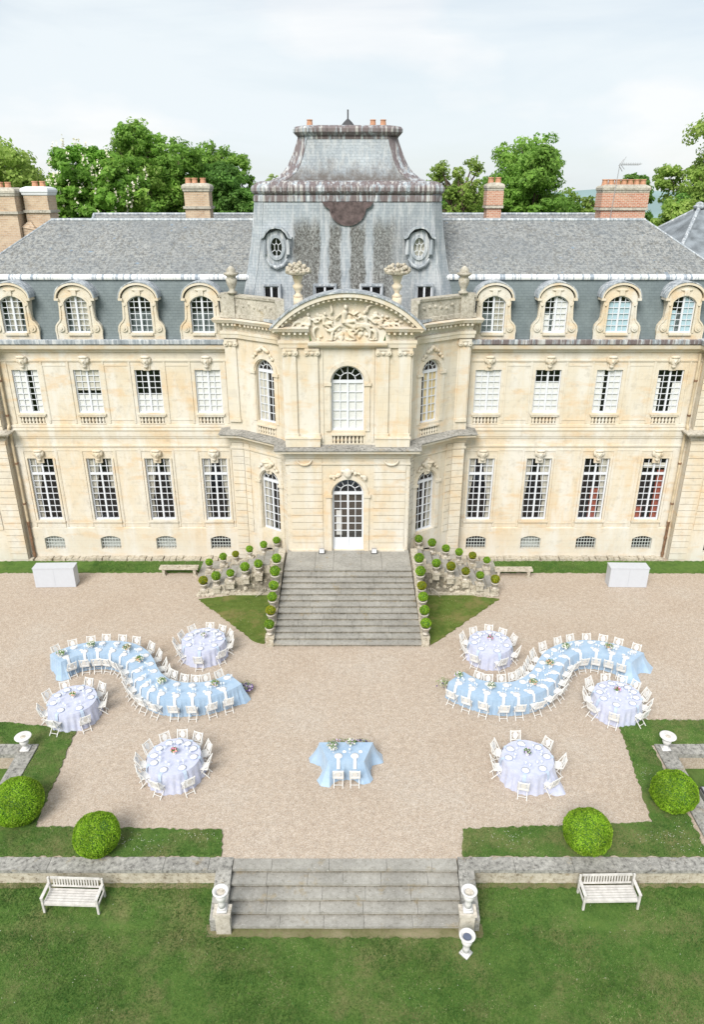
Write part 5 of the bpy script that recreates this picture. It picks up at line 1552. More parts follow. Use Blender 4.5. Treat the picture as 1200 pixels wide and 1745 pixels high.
def bush(x, y, r, label, seed, sx=1.0, hole=False):
    t = thing('round_bush', label, 'bush', (x, y, .04), 'round clipped bushes on the grass borders')
    n = int(30000 * r * r); d = rng.normal(0, 1, (n, 3)); d /= np.linalg.norm(d, axis=1)[:, None]; d = d[d[:, 2] > -.8]; n = len(d)
    b = 1 + .03 * np.sin(d[:, 0] * 5 + seed) * np.sin(d[:, 1] * 4 + seed) + .018 * np.sin(d[:, 0] * 13 + d[:, 2] * 9 + seed)
    if hole: b -= .14 * np.exp(-((d[:, 0] - .45) ** 2 + (d[:, 1] + .1) ** 2 + (d[:, 2] - .75) ** 2) / .06) * (rng.random(n) > .3)
    c = d * (r * b * rng.uniform(.955, 1.012, n))[:, None] * np.array((sx, 1, .92)) + np.array((x, y, .04 + r * .80))
    o = fast_mesh('foliage', leaf_quads(c, d, .026, .8, .6), 4, M['box_leaf'], t, colr=np.clip(.5 + .08 * np.sin(d[:, 0] * 9) + rng.normal(0, .28, n), 0, 1))
    m = MB(); m.blob((x, y, .04 + r * .8), (r * .93 * sx, r * .93, r * .85), 20, 14); m.build('core', M['stem'], o, smooth=True)
    m = MB(); m.tube([(x, y, 0), (x, y, r * .5)], .08, 8); m.build('trunk', M['bark'], t)
bush(-10.62, 17.75, .80, 'large round bush at the far left, cut by the photo edge', 1, 1.02)
bush(-7.68, 16.5, .70, 'round bush with a small thin patch on top, left border', 2.3, 1.0, True)
bush(10.84, 18.25, .72, 'round clipped bush beside the right sunken garden coping', 3.7, 1.02)
bush(7.48, 16.6, .73, 'round clipped bush above the right bench', 5.1)

# ------------------------------------------------------------------ furniture
CHAIR = thing('folding_chair', 'x', 'chair', (0, 0, 0), 'white folding chairs around the tables')
m = MB(); m.box(-.205, .205, -.20, .20, .44, .465); m.build('seat', M['chair_white'], CHAIR)
def bk(z): return -.20 - (z - .45) * .26
for s in (-1, 1):
    m = MB(); m.bar((s * .20, bk(.95), .95), (s * .20, .20, 0), .026, .03); m.build('leg', M['chair_white'], CHAIR)
    m = MB(); m.bar((s * .17, -.27, 0), (s * .17, .16, .44), .024, .03); m.build('leg', M['chair_white'], CHAIR)
# straight uprights of the back lean outwards from the crossing legs
m = MB()
for z in (.54, .90): m.bar((-.2, bk(z), z), (.2, bk(z), z), .025, .045)
for s in (-1, 1):
    m.bar((s * .20, bk(.46), .46), (s * .20, bk(.95), .95), .03, .032)
    for k in range(4): m.bar((s * .19, bk(.6 + k * .08), .6 + k * .08), (s * .125, bk(.62 + k * .07), .62 + k * .07), .012, .012)
    m.bar((s * .14, bk(.56), .56), (s * .14, bk(.90), .90), .012)
br_ = m.build('backrest', M['chair_white'], CHAIR)
m = MB(); n = 16
P_ = [(.105 * math.cos(2 * PI * i / n), .725 + .145 * math.sin(2 * PI * i / n)) for i in range(n)]
m.loft([[(a, bk(b) + dy, b) for a, b in P_] for dy in (-.012, .012)]); m.build('medallion', M['chair_white'], br_)
m = MB(); m.bar((-.2, .128, .1), (.2, .128, .1), .02); m.build('stretcher', M['chair_white'], CHAIR)
m = MB(); m.bar((-.17, -.18, .09), (.17, -.18, .09), .02); m.build('stretcher', M['chair_white'], CHAIR)
ch_used = [False]
def chair(x, y, face, label, z=0, sc=.88):
    """face: direction the sitter looks (radians, world)"""
    rz = face - PI / 2
    if not ch_used[0]: ch_used[0] = True; o = place(CHAIR, (x, y, z), rz)
    else: o = dup(CHAIR, (x, y, z), rz)
    o['label'] = label; o.scale = (sc, sc, sc * .98)

def make_plate(name, rim, r, group):
    t = thing(name, 'x', 'plate', (0, 0, 0), group)
    m = MB(); m.lathe([(r * .7, 0), (r, .012), (r, .018), (r * .75, .008)], 24); m.build('charger', M[rim], t, smooth=True)
    m = MB(); m.lathe([(r * .5, .012), (r * .84, .026), (r * .84, .030), (r * .55, .020), (.01, .019)], 24); m.build('dish', M['porcelain'], t, smooth=True)
    return t
PLR = make_plate('place_plate', 'charger_blue', .15, 'plates with a blue rim on the round tables'); PLS = make_plate('place_plate', 'porcelain', .145, 'white plates on the blue tables')
pu = {0: False, 1: False}
def plate(k, x, y, z, label):
    P0 = (PLR, PLS)[k]
    if not pu[k]: pu[k] = True; o = place(P0, (x, y, z), random.uniform(0, 6))
    else: o = dup(P0, (x, y, z), random.uniform(0, 6))
    o['label'] = label
def glass_proto():
    t = thing('wine_glass', 'x', 'glass', (0, 0, 0), 'small glasses on the tables')
    m = MB(); m.lathe([(.033, 0), (.03, .004), (.006, .008), (.005, .08), (.03, .11), (.038, .15), (.034, .19)], 10); m.build('bowl', M['glassware'], t, smooth=True); return t
gg = G('glassware'); tr2 = gg.n('ShaderNodeBsdfTransparent'); tr2.inputs[0].default_value = (.93, .95, .98, 1); g2 = gg.n('ShaderNodeBsdfDiffuse'); g2.inputs[0].default_value = (.85, .88, .92, 1)
m2_ = gg.n('ShaderNodeMixShader'); m2_.inputs[0].default_value = .45; gg.l(tr2.outputs[0], m2_.inputs[1]); gg.l(g2.outputs[0], m2_.inputs[2]); gg.l(m2_.outputs[0], gg.o.inputs[0])
GLS = glass_proto(); gu = [False]
def wglass(x, y, z, label):
    if not gu[0]: gu[0] = True; o = place(GLS, (x, y, z))
    else: o = dup(GLS, (x, y, z))
    o['label'] = label

def bouquet(x, y, z, label, cols, r=.15, n=34, vase=True, h=.22, seed=0, cat='flowers', spread=1):
    t = thing('flower_arrangement', label, cat, (x, y, z), 'flower arrangements on the tables' if vase else None)
    rd = random.Random(seed)
    if vase:
        m = MB(); m.lathe([(.045, 0), (.055, .02), (.06, .10), (.05, .14), (.055, .15)], 12, (x, y, z)); m.build('vase', M['porcelain'], t, smooth=True)
    for ci, c in enumerate(cols):
        m = MB()
        for k in range(n // len(cols)):
            a = rd.uniform(0, 2 * PI); rr = r * math.sqrt(rd.random()); zz = z + h + rd.uniform(-.05, .10) * (1.3 - rr / r) - rr * .4
            m.blob((x + rr * math.cos(a) * spread, y + rr * math.sin(a), zz), rd.uniform(.018, .038), 6, 4)
        m.build('blossoms', M[c], t)
    nn = 220; d = rng.normal(0, 1, (nn, 3)); d /= np.linalg.norm(d, axis=1)[:, None]; d[:, 2] = np.abs(d[:, 2]) * .8 - .15
    c = d * (r * rng.uniform(.5, 1.15, nn))[:, None] * np.array((spread, 1, 1)) + np.array((x, y, z + h - .03)); c[:, 2] = np.maximum(c[:, 2], z + .03)
    fast_mesh('leaves', leaf_quads(c, d, .028, .8, .45), 4, M['leaf_dark'], t, colr=rng.random(nn))

def skirt(m, loop, ztop, amp=.05, flare=.14, foldlen=.22, zb=.004, seed=0, corner=None):
    """cloth falling from a closed counter-clockwise loop of (x, y)"""
    pts = [Vector(p) for p in loop]; n = len(pts); rows = []
    per = 0; arc = []
    for i in range(n): arc.append(per); per += (pts[(i + 1) % n] - pts[i]).length
    nf = max(6, round(per / foldlen)); rd = random.Random(seed); ph = [rd.uniform(0, 6) for _ in range(4)]
    for j in range(8):
        t = j / 7; z = ztop + (zb - ztop) * t; row = []
        for i in range(n):
            e = (pts[(i + 1) % n] - pts[i - 1]).normalized(); nn = Vector((e.y, -e.x)); s = arc[i] / per
            w_ = math.sin(2 * PI * nf * s + ph[0] + .9 * math.sin(2 * PI * 5 * s + ph[1])) * .6 + math.sin(2 * PI * (nf * .47) * s + ph[2]) * .4
            fl = flare * (t ** 1.3) + (corner(pts[i]) * t ** 1.6 if corner else 0)
            d = .012 * min(1, t * 8) + fl + amp * w_ * min(1, t * 1.6)
            p = pts[i] + nn * d; row.append((p.x, p.y, z))
        rows.append(row)
    for a, b in zip(rows, rows[1:]):
        for i in range(n):
            k = (i + 1) % n; m.quad(a[i], a[k], b[k], b[i]) if False else m.quad(b[i], b[k], a[k], a[i])
    return rows[0]

TOPZ = .765
def ordinal(i): return ordn[i]
rtabs = [('upper left', -6.31, 26.92, .93, [179, 151, 122, 88, 58, 32, 1, -42, -91, -143]),
         ('far left', -10.61, 22.80, .90, [161, -160, -109, -50, 10, 48, 84, 124]),
         ('lower left', -5.99, 19.72, .91, [180, 148, 118, 90, 60, 31, -6, -55, -108, -150]),
         ('upper right', 6.23, 26.72, .92, [151, -176, -132, -75, -23, 22, 52, 85, 119]),
         ('far right', 10.57, 23.10, .89, [94, 62, 38, 10, -17, -55, -112, -160, 168, 128]),
         ('lower right', 6.30, 19.66, .88, [98, 142, -177, -108, -56, 2, 45])]
bq = {'upper left': ['petal_lilac', 'petal_white'], 'far left': ['petal_white', 'petal_peach'], 'lower left': ['petal_pink', 'petal_peach', 'petal_pink'], 'upper right': ['petal_lilac', 'petal_pink'], 'far right': ['petal_pink', 'petal_lilac'], 'lower right': ['petal_lilac', 'petal_white', 'petal_purple']}
for ti, (nm, cx_, cy_, r, angs) in enumerate(rtabs):
    t = thing('round_table', '%s round table, hidden under its pale lilac cloth' % nm, 'table', (cx_, cy_, 0), 'round dining tables')
    m = MB(); m.lathe([(r - .02, .735), (r - .02, .76)], 32, (cx_, cy_, 0)); m.build('tabletop', M['teak_grey'], t)
    for a in range(4):
        m = MB(); q = (cx_ + .55 * math.cos(a * PI / 2 + .8), cy_ + .55 * math.sin(a * PI / 2 + .8)); m.tube([(q[0], q[1], 0), (q[0], q[1], .735)], .02, 6); m.build('leg', M['steel'], t)
    N_ = 160; loop = [(cx_ + r * math.cos(2 * PI * i / N_), cy_ + r * math.sin(2 * PI * i / N_)) for i in range(N_)]
    m = MB()
    fx = (lambda p, cx_=cx_, cy_=cy_: .45 * max(0, math.cos(math.atan2(p.y - cy_, p.x - cx_) + R(38)) - .93) / .07) if nm == 'lower right' else None
    top = skirt(m, loop, TOPZ, .045, .10, .24, seed=ti, corner=fx)
    m.add(top, [tuple(range(N_))])
    tag(m.build('tablecloth', M['cloth_lilac'], smooth=True, loc=(cx_, cy_, 0)), 'pale lilac white cloth falling to the ground over the %s round table' % nm, 'tablecloth', 'pale cloths on the round tables')
    order = sorted(angs, key=lambda a: ((90 - a + 18) % 360))
    for i, a in enumerate(order):
        ar = R(a + random.uniform(-2, 2)); rc = 1.03 + random.uniform(-.03, .05)
        x, y = cx_ + rc * math.cos(ar), cy_ + rc * math.sin(ar)
        chair(x, y, ar + PI + R(random.uniform(-12, 12)), ('rearmost white chair at the %s round table' % nm) if i == 0 else '%s white chair clockwise from the rearmost one at the %s round table' % (ordinal(i), nm), .045 if (nm == 'far left' and a == -109) or (nm == 'far right' and a in (-112, -55)) else 0)
        px, py = cx_ + (r - .21) * math.cos(ar), cy_ + (r - .21) * math.sin(ar)
        plate(0, px, py, TOPZ + .002, ('rearmost blue rimmed plate on the %s round table' % nm) if i == 0 else '%s plate clockwise from the rearmost one on the %s round table' % (ordinal(i), nm))
        # napkin hanging over the edge
        m = MB(); ca, sa = math.cos(ar), math.sin(ar)
        def nq(rr, w2): return (cx_ + rr * ca - w2 * sa, cy_ + rr * sa + w2 * ca)
        rs = [(r - .07, TOPZ + .008), (r + .018, TOPZ + .006), (r + .05, TOPZ - .06), (r + .085, TOPZ - .26)]
        for (ra, za), (rb, zb2) in zip(rs, rs[1:]):
            p1, p2, p3, p4 = nq(ra, .06), nq(ra, -.06), nq(rb, -.06), nq(rb, .06); m.hexa([(*p1, za), (*p2, za), (*p3, zb2), (*p4, zb2), (*p1, za + .006), (*p2, za + .006), (*p3, zb2 + .006), (*p4, zb2 + .006)])
        tag(m.build('napkin', M['napkin_blue'], loc=(px, py, TOPZ)), ('blue napkin at the rearmost place of the %s round table' % nm) if i == 0 else 'blue napkin at the %s place clockwise from the rear of the %s round table' % (ordinal(i), nm), 'napkin', 'napkins on the round tables')
        for gk, (gw, ga, gr) in enumerate((('outer', ar + .22, .36), ('inner', ar - .06, .44))): wglass(cx_ + (r - gr) * math.cos(ga), cy_ + (r - gr) * math.sin(ga), TOPZ + .002, ('%s glass, rearmost place, %s round table' % (gw, nm)) if i == 0 else '%s glass at the %s place clockwise from the rear, %s round table' % (gw, ordinal(i), nm))
    bouquet(cx_, cy_ + .1, TOPZ, {'lower left': 'deep pink flowers in a vase on the lower left round table'}.get(nm, 'small flower centrepiece on the %s round table' % nm), bq[nm], .12, 24, seed=ti)

# serpentine tables ------------------------------------------------------
LF = [(-11.96, 25.26), (-11.57, 25.62), (-11.08, 25.86), (-10.38, 25.92), (-9.9, 25.81), (-9.49, 25.56), (-9.23, 25.31), (-8.95, 24.94), (-8.71, 24.42), (-8.48, 23.95), (-8.15, 23.52), (-7.76, 23.2), (-7.4, 22.98), (-6.89, 22.83), (-6.45, 22.80), (-5.96, 22.85), (-5.46, 22.95), (-4.96, 23.15), (-4.53, 23.43), (-4.2, 23.78)]
LB = [(-12.62, 25.81), (-12.16, 26.29), (-11.76, 26.53), (-11.35, 26.69), (-10.81, 26.8), (-10.32, 26.84), (-9.85, 26.8), (-9.31, 26.64), (-8.82, 26.34), (-8.42, 25.92), (-8.1, 25.4), (-7.86, 24.92), (-7.58, 24.46), (-7.21, 24.12), (-6.8, 23.93), (-6.38, 23.84), (-5.65, 23.91), (-5.28, 24.08), (-5.05, 24.25), (-4.84, 24.46)]
RF = [(4.07, 23.91), (4.39, 23.61), (4.86, 23.28), (5.27, 23.06), (5.66, 22.92), (6.16, 22.85), (6.68, 22.88), (7.04, 22.98), (7.42, 23.15), (7.82, 23.39), (8.22, 23.75), (8.56, 24.3), (8.86, 24.86), (9.14, 25.31), (9.49, 25.66), (9.85, 25.88), (10.26, 25.94), (10.68, 25.9), (11.06, 25.77), (11.42, 25.54), (11.86, 25.22)]
RB = [(4.76, 24.59), (4.98, 24.32), (5.32, 24.05), (5.83, 23.89), (6.32, 23.86), (6.72, 23.94), (7.04, 24.12), (7.35, 24.38), (7.62, 24.69), (7.86, 25.1), (8.14, 25.62), (8.46, 26.03), (8.83, 26.35), (9.38, 26.66), (9.94, 26.84), (10.48, 26.90), (10.97, 26.84), (11.43, 26.69), (11.82, 26.47), (12.21, 26.18), (12.63, 25.92)]
CLB = [(-12.67, 26.47), (-12.07, 26.83), (-11.34, 27.19), (-10.71, 27.27), (-9.94, 27.19), (-9.25, 27.05), (-8.59, 26.54), (-8.09, 26.0), (-7.7, 25.35), (-7.42, 24.9), (-7.09, 24.55), (-6.62, 24.3), (-6.18, 24.28), (-5.72, 24.36), (-5.26, 24.6)]
CLF = [(-11.57, 25.28), (-11.10, 25.61), (-10.62, 25.67), (-10.15, 25.61), (-9.72, 25.40), (-9.35, 25.05), (-9.0, 24.45), (-8.72, 23.85), (-8.3, 23.42), (-7.89, 23.09), (-7.36, 22.87), (-6.67, 22.63), (-5.96, 22.63), (-5.27, 22.75), (-4.64, 23.03)]
CRB = [(5.33, 24.42), (5.76, 24.24), (6.3, 24.24), (6.78, 24.32), (7.17, 24.61), (7.45, 24.96), (7.72, 25.42), (8.03, 25.99), (8.52, 26.54), (9.23, 27.05), (9.89, 27.27), (10.63, 27.27), (11.28, 27.12), (11.9, 26.9), (12.52, 26.47)]
CRF = [(4.25, 23.55), (4.77, 23.19), (5.38, 22.91), (6.06, 22.69), (6.68, 22.70), (7.38, 22.90), (8.03, 23.32), (8.48, 23.79), (8.81, 24.33), (9.15, 24.89), (9.51, 25.30), (10.02, 25.52), (10.55, 25.62), (11.05, 25.50), (11.52, 25.26)]
def chaikin(p, k=2):
    for _ in range(k):
        q = [p[0]]
        for a, b in zip(p, p[1:]): q += [(a[0] * .75 + b[0] * .25, a[1] * .75 + b[1] * .25), (a[0] * .25 + b[0] * .75, a[1] * .25 + b[1] * .75)]
        p = q + [p[-1]]
    return p
def resample(p, n):
    L2 = [0]
    for a, b in zip(p, p[1:]): L2.append(L2[-1] + math.dist(a, b))
    o = []; j = 0
    for i in range(n):
        s = L2[-1] * i / (n - 1)
        while j < len(p) - 2 and L2[j + 1] < s: j += 1
        t = (s - L2[j]) / max(1e-9, L2[j + 1] - L2[j]); o.append((p[j][0] + (p[j + 1][0] - p[j][0]) * t, p[j][1] + (p[j + 1][1] - p[j][1]) * t))
    return o
def nearest(p, q):
    best = None
    for a, b in zip(q, q[1:]):
        a = Vector(a); b = Vector(b); d = b - a; t = max(0, min(1, (Vector(p) - a).dot(d) / d.length_squared)); c = a + d * t
        e = (c - Vector(p)).length
        if best is None or e < best[0]: best = (e, c, d.normalized())
    return best[1], best[2]
fl = {'left': ([(-12.08, 25.62), (-11.01, 26.29), (-9.42, 26.07), (-8.66, 25.22), (-7.36, 23.75), (-5.22, 23.6)]), 'right': ([(4.5, 24.15), (5.69, 23.45), (7.39, 23.68), (8.37, 24.97), (9.36, 26.16), (11.2, 26.16)])}
fcol = [['petal_white', 'petal_white', 'petal_lilac'], ['petal_white'], ['petal_white', 'petal_peach'], ['petal_white', 'petal_peach'], ['petal_white'], ['petal_white', 'petal_peach', 'petal_lilac']]
for nm, F_, B_, cf, cb in (('left', LF, LB, CLF, CLB), ('right', RF, RB, CRF, CRB)):
    f = resample(chaikin(F_), 120); b = resample(chaikin(B_), 120)
    mid = ((f[60][0] + b[60][0]) / 2, (f[60][1] + b[60][1]) / 2)
    t = thing('serpentine_table', 'S shaped long table on the %s, hidden under its blue cloth' % nm, 'table', (*mid, 0), 'S shaped dining tables')
    m = MB()
    for i in range(0, 118, 2): m.hexa([(*f[i], .735), (*f[i + 2], .735) if i + 2 < 120 else (*f[119], .735), (*b[min(i + 2, 119)], .735), (*b[i], .735), (*f[i], .76), (*f[min(i + 2, 119)], .76), (*b[min(i + 2, 119)], .76), (*b[i], .76)])
    m.build('tabletop', M['teak_grey'], t)
    for i in range(6, 120, 21):
        for q, w2 in ((f, .15), (b, .15)):
            o2 = b if q is f else f; px, py = q[i][0] * .85 + o2[i][0] * .15, q[i][1] * .85 + o2[i][1] * .15
            m = MB(); m.tube([(px, py, 0), (px, py, .735)], .02, 6); m.build('leg', M['steel'], t)
    fd = resample(chaikin(F_), 170); bd = resample(chaikin(B_), 170)
    e1 = [(fd[-1][0] + (bd[-1][0] - fd[-1][0]) * k / 16, fd[-1][1] + (bd[-1][1] - fd[-1][1]) * k / 16) for k in range(1, 16)]
    e0 = [(bd[0][0] + (fd[0][0] - bd[0][0]) * k / 16, bd[0][1] + (fd[0][1] - bd[0][1]) * k / 16) for k in range(1, 16)]
    loop = fd + e1 + bd[::-1] + e0
    m = MB()
    cs = [fd[-1], bd[-1]] if nm == 'right' else [fd[0], fd[-1]]
    amp_c = .42 if nm == 'right' else .22
    def corner(p, cs=cs, amp_c=amp_c): return sum(amp_c * math.exp(-(p - Vector(c)).length ** 2 / .09) for c in cs)
    rows0 = skirt(m, loop, TOPZ, .035, .09, .17, seed=5 if nm == 'left' else 9, corner=corner)
    nfd, nb = len(fd), len(bd)
    base_f = list(range(0, nfd)); base_b = list(range(nfd + 15 + nb - 1, nfd + 15 - 1, -1))
    vs = rows0; fs = []
    for i in range(nfd - 1): fs.append((base_f[i], base_f[i + 1], base_b[i + 1], base_b[i]))
    fs.append(tuple([base_f[-1]] + list(range(nfd, nfd + 15)) + [base_b[-1]])); fs.append(tuple([base_b[0]] + list(range(nfd + 15 + nb, nfd + 15 + nb + 15)) + [base_f[0]]))
    m.add(vs, fs)
    tag(m.build('tablecloth', M['cloth_blue'], smooth=True, loc=(*mid, 0)), 'sky blue satin cloth over the %s S shaped table' % nm, 'tablecloth', 'blue cloths on the S shaped tables')
    for side, cl, edge in (('far', cb, b), ('near', cf, f)):
        for i, p in enumerate(cl):
            c, d = nearest(p, edge); nn = Vector((d.y, -d.x)) if side == 'near' else Vector((-d.y, d.x))
            pos = c + nn * (.17 + random.uniform(-.02, .05)); face = math.atan2(-nn.y, -nn.x)
            chair(pos.x, pos.y, face + R(random.uniform(-11, 11)), '%s chair from the left on the %s side of the %s blue S table' % (ordinal(i), side, nm))
            q = c - nn * .20
            plate(1, q.x, q.y, TOPZ + .002, '%s white plate from the left on the %s side of the %s blue S table' % (ordinal(i), side, nm))
            gp = c - nn * .36 + d * .12; wglass(gp.x, gp.y, TOPZ + .002, 'outer glass, %s place from the left, %s side of the %s blue S table' % (ordinal(i), side, nm))
            gp = c - nn * .41 + d * .02; wglass(gp.x, gp.y, TOPZ + .002, 'inner glass, %s place from the left, %s side of the %s blue S table' % (ordinal(i), side, nm))
            if side == 'near':
                m = MB(); w2 = d * .055
                rs = [(-.14, TOPZ + .034), (.0, TOPZ + .016), (.035, TOPZ - .03), (.085, TOPZ - .30)]
                for (ra, za), (rb, zb2) in zip(rs, rs[1:]):
                    A, B2 = c + nn * ra, c + nn * rb
                    P8 = [(A.x - w2.x, A.y - w2.y, za), (A.x + w2.x, A.y + w2.y, za), (B2.x + w2.x, B2.y + w2.y, zb2), (B2.x - w2.x, B2.y - w2.y, zb2)]
                    m.hexa(P8 + [(x, y, z + .006) for x, y, z in P8])
                tag(m.build('napkin', M['napkin_white'], loc=(q.x, q.y, TOPZ)), '%s hanging white napkin from the left on the near side of the %s S table' % (ordinal(i), nm), 'napkin', 'white napkins on the blue tables')
                bp = c - nn * .34 - d * .14
                m = MB(); m.lathe([(.04, 0), (.07, .012), (.07, .016), (.01, .006)], 14, (bp.x, bp.y, TOPZ + .002)); tag(m.build('side_plate', M['porcelain'], loc=(bp.x, bp.y, TOPZ)), '%s small side plate from the left on the near side of the %s S table' % (ordinal(i), nm), 'plate', 'small side plates on the blue tables')
    for i, (x, y) in enumerate(fl[nm]):
        bouquet(x, y, TOPZ, '%s flower arrangement from the left on the %s blue S table' % (ordinal(i), nm), fcol[i], .17, 36, seed=20 + i)
bouquet(-4.12, 24.25, 0, 'purple flowers on the gravel at the right end of the left S table', ['petal_purple', 'petal_purple', 'petal_lilac'], .28, 130, False, .34, 41)
bouquet(3.95, 24.35, 0, 'leafy dark green plant on the gravel at the left end of the right S table', ['petal_purple', 'petal_white'], .3, 24, False, .4, 42)

# head table
t = thing('head_table', 'small table for two at the centre, hidden under its blue cloth', 'table', (0, 19.95, 0))
HT = [(-.62, 19.48), (.62, 19.48), (.95, 20.42), (-.97, 20.42)]
m = MB(); m.prism(HT, .735, .76); m.build('tabletop', M['teak_grey'], t)
for x, y in ((-.5, 19.6), (.5, 19.6), (-.75, 20.3), (.75, 20.3)):
    m = MB(); m.tube([(x, y, 0), (x, y, .735)], .02, 6); m.build('leg', M['steel'], t)
loop = resample(HT + [HT[0]], 121)[:-1]
hcor = [(HT[0], .34), (HT[1], .24), (HT[2], .34), (HT[3], .30)]
m = MB(); top = skirt(m, loop, TOPZ, .03, .08, .26, seed=3, corner=lambda p: sum(a * math.exp(-(p - Vector(c)).length ** 2 / .05) for c, a in hcor))
m.add(top, [tuple(range(120))])
tag(m.build('tablecloth', M['cloth_blue'], smooth=True, loc=(0, 19.95, 0)), 'sky blue satin cloth over the small table for two', 'tablecloth')
for i, x in enumerate((-.27, .30)):
    sd_ = ('left', 'right')[i]
    chair(x, 19.24, PI / 2, '%s of the two white chairs at the small blue centre table' % sd_)
    plate(1, x, 19.72, TOPZ + .002, '%s white plate on the small blue centre table' % sd_)
    m = MB(); m.box(x - .055, x + .055, 19.47, 19.68, TOPZ + .034, TOPZ + .04); m.hexa([(x - .055, 19.38, TOPZ - .26), (x + .055, 19.38, TOPZ - .26), (x + .055, 19.47, TOPZ + .033), (x - .055, 19.47, TOPZ + .033), (x - .055, 19.374, TOPZ - .26), (x + .055, 19.374, TOPZ - .26), (x + .055, 19.464, TOPZ + .04), (x - .055, 19.464, TOPZ + .04)])
    tag(m.build('napkin', M['napkin_white'], loc=(x, 19.5, TOPZ)), '%s hanging napkin on the small blue centre table' % sd_, 'napkin')
    m = MB(); m.lathe([(.04, 0), (.07, .012), (.07, .016), (.01, .006)], 14, (x + .2, 19.92, TOPZ + .002)); tag(m.build('side_plate', M['porcelain'], loc=(x + .2, 19.92, TOPZ)), '%s small side plate on the small blue centre table' % sd_, 'plate')
    wglass(x - .18, 19.9, TOPZ + .002, '%s glass on the small blue centre table' % sd_)
bouquet(-.48, 20.05, TOPZ, 'larger white and green flower arrangement on the small centre table', ['petal_white', 'petal_white', 'petal_lilac'], .2, 50, seed=61)
bouquet(.15, 20.22, TOPZ, 'smaller lilac and white flower arrangement on the small centre table', ['petal_lilac', 'petal_white'], .16, 34, seed=62)
bouquet(-.3, 20.72, 0, 'pinkish flowers on the ground behind the small centre table, left clump', ['petal_lilac', 'petal_peach'], .2, 60, False, .5, 63, spread=2)
bouquet(.5, 20.72, 0, 'lilac flowers on the ground behind the small centre table, right clump', ['petal_lilac', 'petal_purple'], .2, 60, False, .5, 64, spread=1.8)

# ------------------------------------------------------------------ trees behind the roofs
def tree(label, x, y, r, top, mat, n, leaf, seed, airy=0., blossom=False, group='trees behind the chateau', lobes=34, name='tree', rz=None, sy=.8):
    rg = np.random.default_rng(seed)
    t = thing(name, label, 'tree', (x, y, -.64), group)
    rz = rz or r * 1.15; base = top - 2 * rz
    m = MB(); 
    m.tube([(x, y, -.64), (x + .1, y, base * .5), (x, y, base + rz * .5), (x + .2, y, base + rz * 1.2)], [.55, .42, .32, .12], 8)
    cs = []
    for k in range(lobes):
        d = rg.normal(0, 1, 3); d /= np.linalg.norm(d); d[2] = d[2] * .9 + .12
        q = .70 * (rg.random() ** .35) if not airy else .82 * (rg.random() ** .4)
        lr = r * rg.uniform(.22, .40) * (1 - .35 * airy)
        c = np.array((x, y, base + rz)) + d * q * np.array((r, r * sy, rz)) 
        c[2] = min(c[2], top - lr * .75)
        cs.append((c, lr))
        st = Vector((x, y, base + rz * rg.uniform(.3, .9)))
        en = Vector(c); md = (st + en) / 2 + Vector((0, 0, .3))
        m.tube([st, md, en], [.16, .10, .03], 5)
        if airy:
            for _ in range(3):
                d2 = Vector(rg.normal(0, 1, 3)); m.tube([en, en + d2.normalized() * lr], [.04, .012], 4)
    m.build('trunk', M['bark'], t, smooth=True)
    L2 = []; Nn = []; V = []
    per = n // lobes
    for c, lr in cs:
        # each lobe is made of clumps
        ncl = 16 if not airy else 22
        cc = rg.normal(0, 1, (ncl, 3)); cc /= np.linalg.norm(cc, axis=1)[:, None]; cc[:, 2] = cc[:, 2] * .8 + .1
        cc = c + cc * lr * rg.uniform(.55, 1.0, (ncl, 1))
        w_ = rg.integers(0, ncl, per); d = rg.normal(0, 1, (per, 3)); d /= np.linalg.norm(d, axis=1)[:, None]
        rad = lr * (.36 if not airy else .34) * rg.uniform(.25, 1, per) ** .5
        p = cc[w_] + d * rad[:, None] * np.array((1, 1, .7))
        L2.append(p); nn = d * .5 + (p - c) / lr * .5; nn[:, 2] += .35; Nn.append(nn)
        V.append(np.clip(.42 + rg.normal(0, .14) + rg.normal(0, .2, per), 0, 1))
    P = np.concatenate(L2); Nn = np.concatenate(Nn); V = np.concatenate(V)
    keep = P[:, 2] > 5
    o = fast_mesh('crown', leaf_quads(P[keep], Nn[keep], leaf, .55, .62), 4, M[mat], t, colr=V[keep])
    if blossom:
        k = 230; idx = rg.integers(0, len(cs), k); d = rg.normal(0, 1, (k, 3)); d /= np.linalg.norm(d, axis=1)[:, None]; d[:, 1] = -np.abs(d[:, 1]); 
        C = np.array([cs[i][0] for i in idx]) + d * np.array([cs[i][1] for i in idx])[:, None] * 1.02
        Q = []
        for c in C:
            for h in range(5):
                q = np.array((c[0], c[1], c[2] + h * .09)) + rg.normal(0, .04, 3); Q.append(q)
        Q = np.array(Q); fast_mesh('blossom', leaf_quads(Q, np.tile(np.array((0, -1., .4)), (len(Q), 1)), .085, .6, .8), 4, M['blossom'], t, colr=rg.random(len(Q)))
    return t
tree('tall olive green tree at the far left edge', -27.9, 60, 6.8, 25.2, 'leaf_olive', 46000, .16, 1)
tree('pale loose tree between the far left tree and the chestnut', -23.2, 66, 3.6, 21.0, 'leaf_olive', 16000, .16, 21, .3)
tree('horse chestnut with cream blossom candles left of the dome', -17.9, 55, 4.3, 22.6, 'leaf_chestnut', 52000, .16, 3, 0, True)
tree('tallest green tree behind the chestnut', -16.8, 66, 5.2, 24.9, 'leaf_mid', 52000, .155, 4, .25)
tree('mid green tree between the tallest and the dark one', -12.2, 70, 4.4, 22.6, 'leaf_mid', 32000, .155, 8, .2)
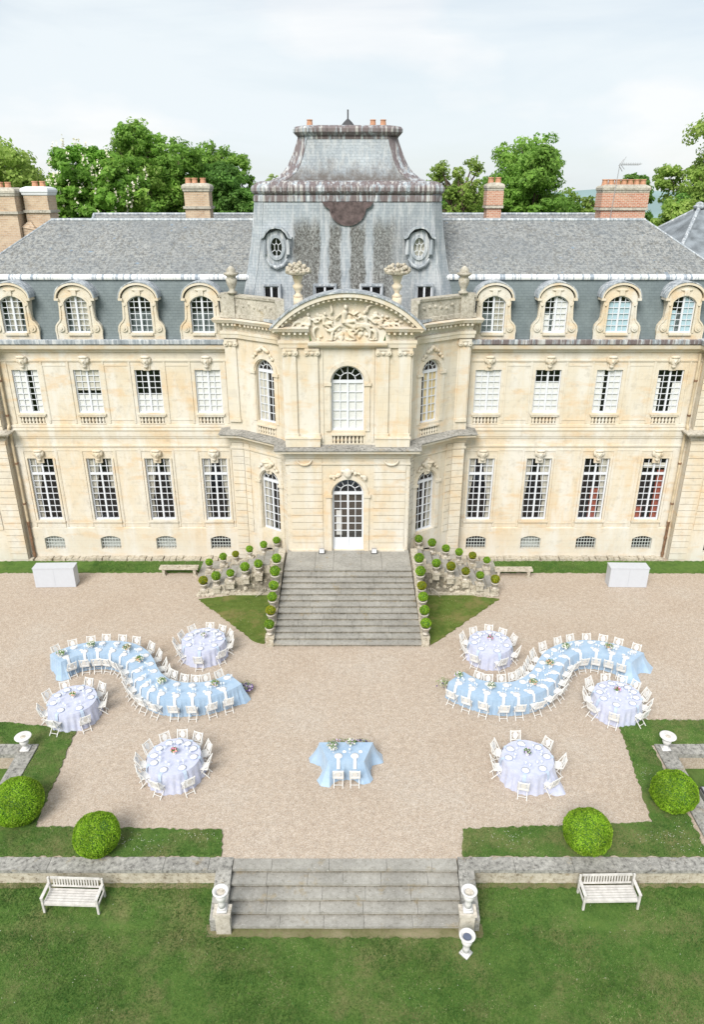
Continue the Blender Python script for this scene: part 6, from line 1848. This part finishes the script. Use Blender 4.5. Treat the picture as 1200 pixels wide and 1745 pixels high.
tree('dark rounded tree just left of the dome', -10.6, 67, 4.2, 21.9, 'leaf_dark', 42000, .15, 5)
tree('small pale treetop touching the left of the dome', -8.0, 84, 3.0, 20.6, 'leaf_pale', 8000, .18, 6, .5)
tree('thin airy tree just right of the dome', 8.3, 60, 3.3, 22.3, 'leaf_olive', 9000, .12, 7, 1.0, lobes=34)
tree('low dense shrub like tree behind the thin airy one', 8.6, 66, 3.4, 19.8, 'leaf_dark', 18000, .18, 17)
tree('big bright green tree right of the dome', 14.6, 64, 5.6, 22.9, 'leaf_mid', 72000, .15, 9, .1)
tree('lower yellow green tree right of the big bright one', 18.6, 68, 3.6, 19.5, 'leaf_olive', 14000, .18, 10, .2)
tree('dark small leaved tree behind the wide red chimney', 21.3, 60, 2.4, 20.2, 'leaf_dark', 14000, .14, 11, .6)
tree('tall airy tree at the right edge', 27.7, 60, 6.8, 24.4, 'leaf_olive', 62000, .145, 12, .55, lobes=44)
tree('yellow green shrub like tree in front of the right edge tree', 22.4, 53, 2.6, 18.9, 'leaf_olive', 24000, .13, 13, .1)
tree('dark tree low behind the right pavilion roof', 25.5, 57, 3.4, 19.6, 'leaf_dark', 20000, .18, 14)

# the far wood behind the single trees reads as one mass
rg = np.random.default_rng(77); P = []; Nn = []
for k in range(90):
    x = rg.uniform(-60, 62); y = rg.uniform(88, 100); lr = rg.uniform(2.2, 3.6); zc = rg.uniform(8, 16.6) - lr * .5
    if 18 < x < 30: zc = min(zc, 12.5)
    d = rg.normal(0, 1, (900, 3)); d /= np.linalg.norm(d, axis=1)[:, None]
    P.append(np.array((x, y, zc)) + d * lr * (rg.uniform(.75, 1.05, 900) * (1 + .15 * np.sin(d[:, 0] * 6 + k) * np.sin(d[:, 2] * 5)))[:, None]); Nn.append(d)
P = np.concatenate(P); Nn = np.concatenate(Nn)
o = fast_mesh('far_wood', leaf_quads(P, Nn, .26, .6, .6), 4, M['leaf_dark'], loc=(0, 94, 0), colr=rg.random(len(P)))
tag(o, 'far off dark green wood low behind the single trees', 'wood', None, 'stuff')
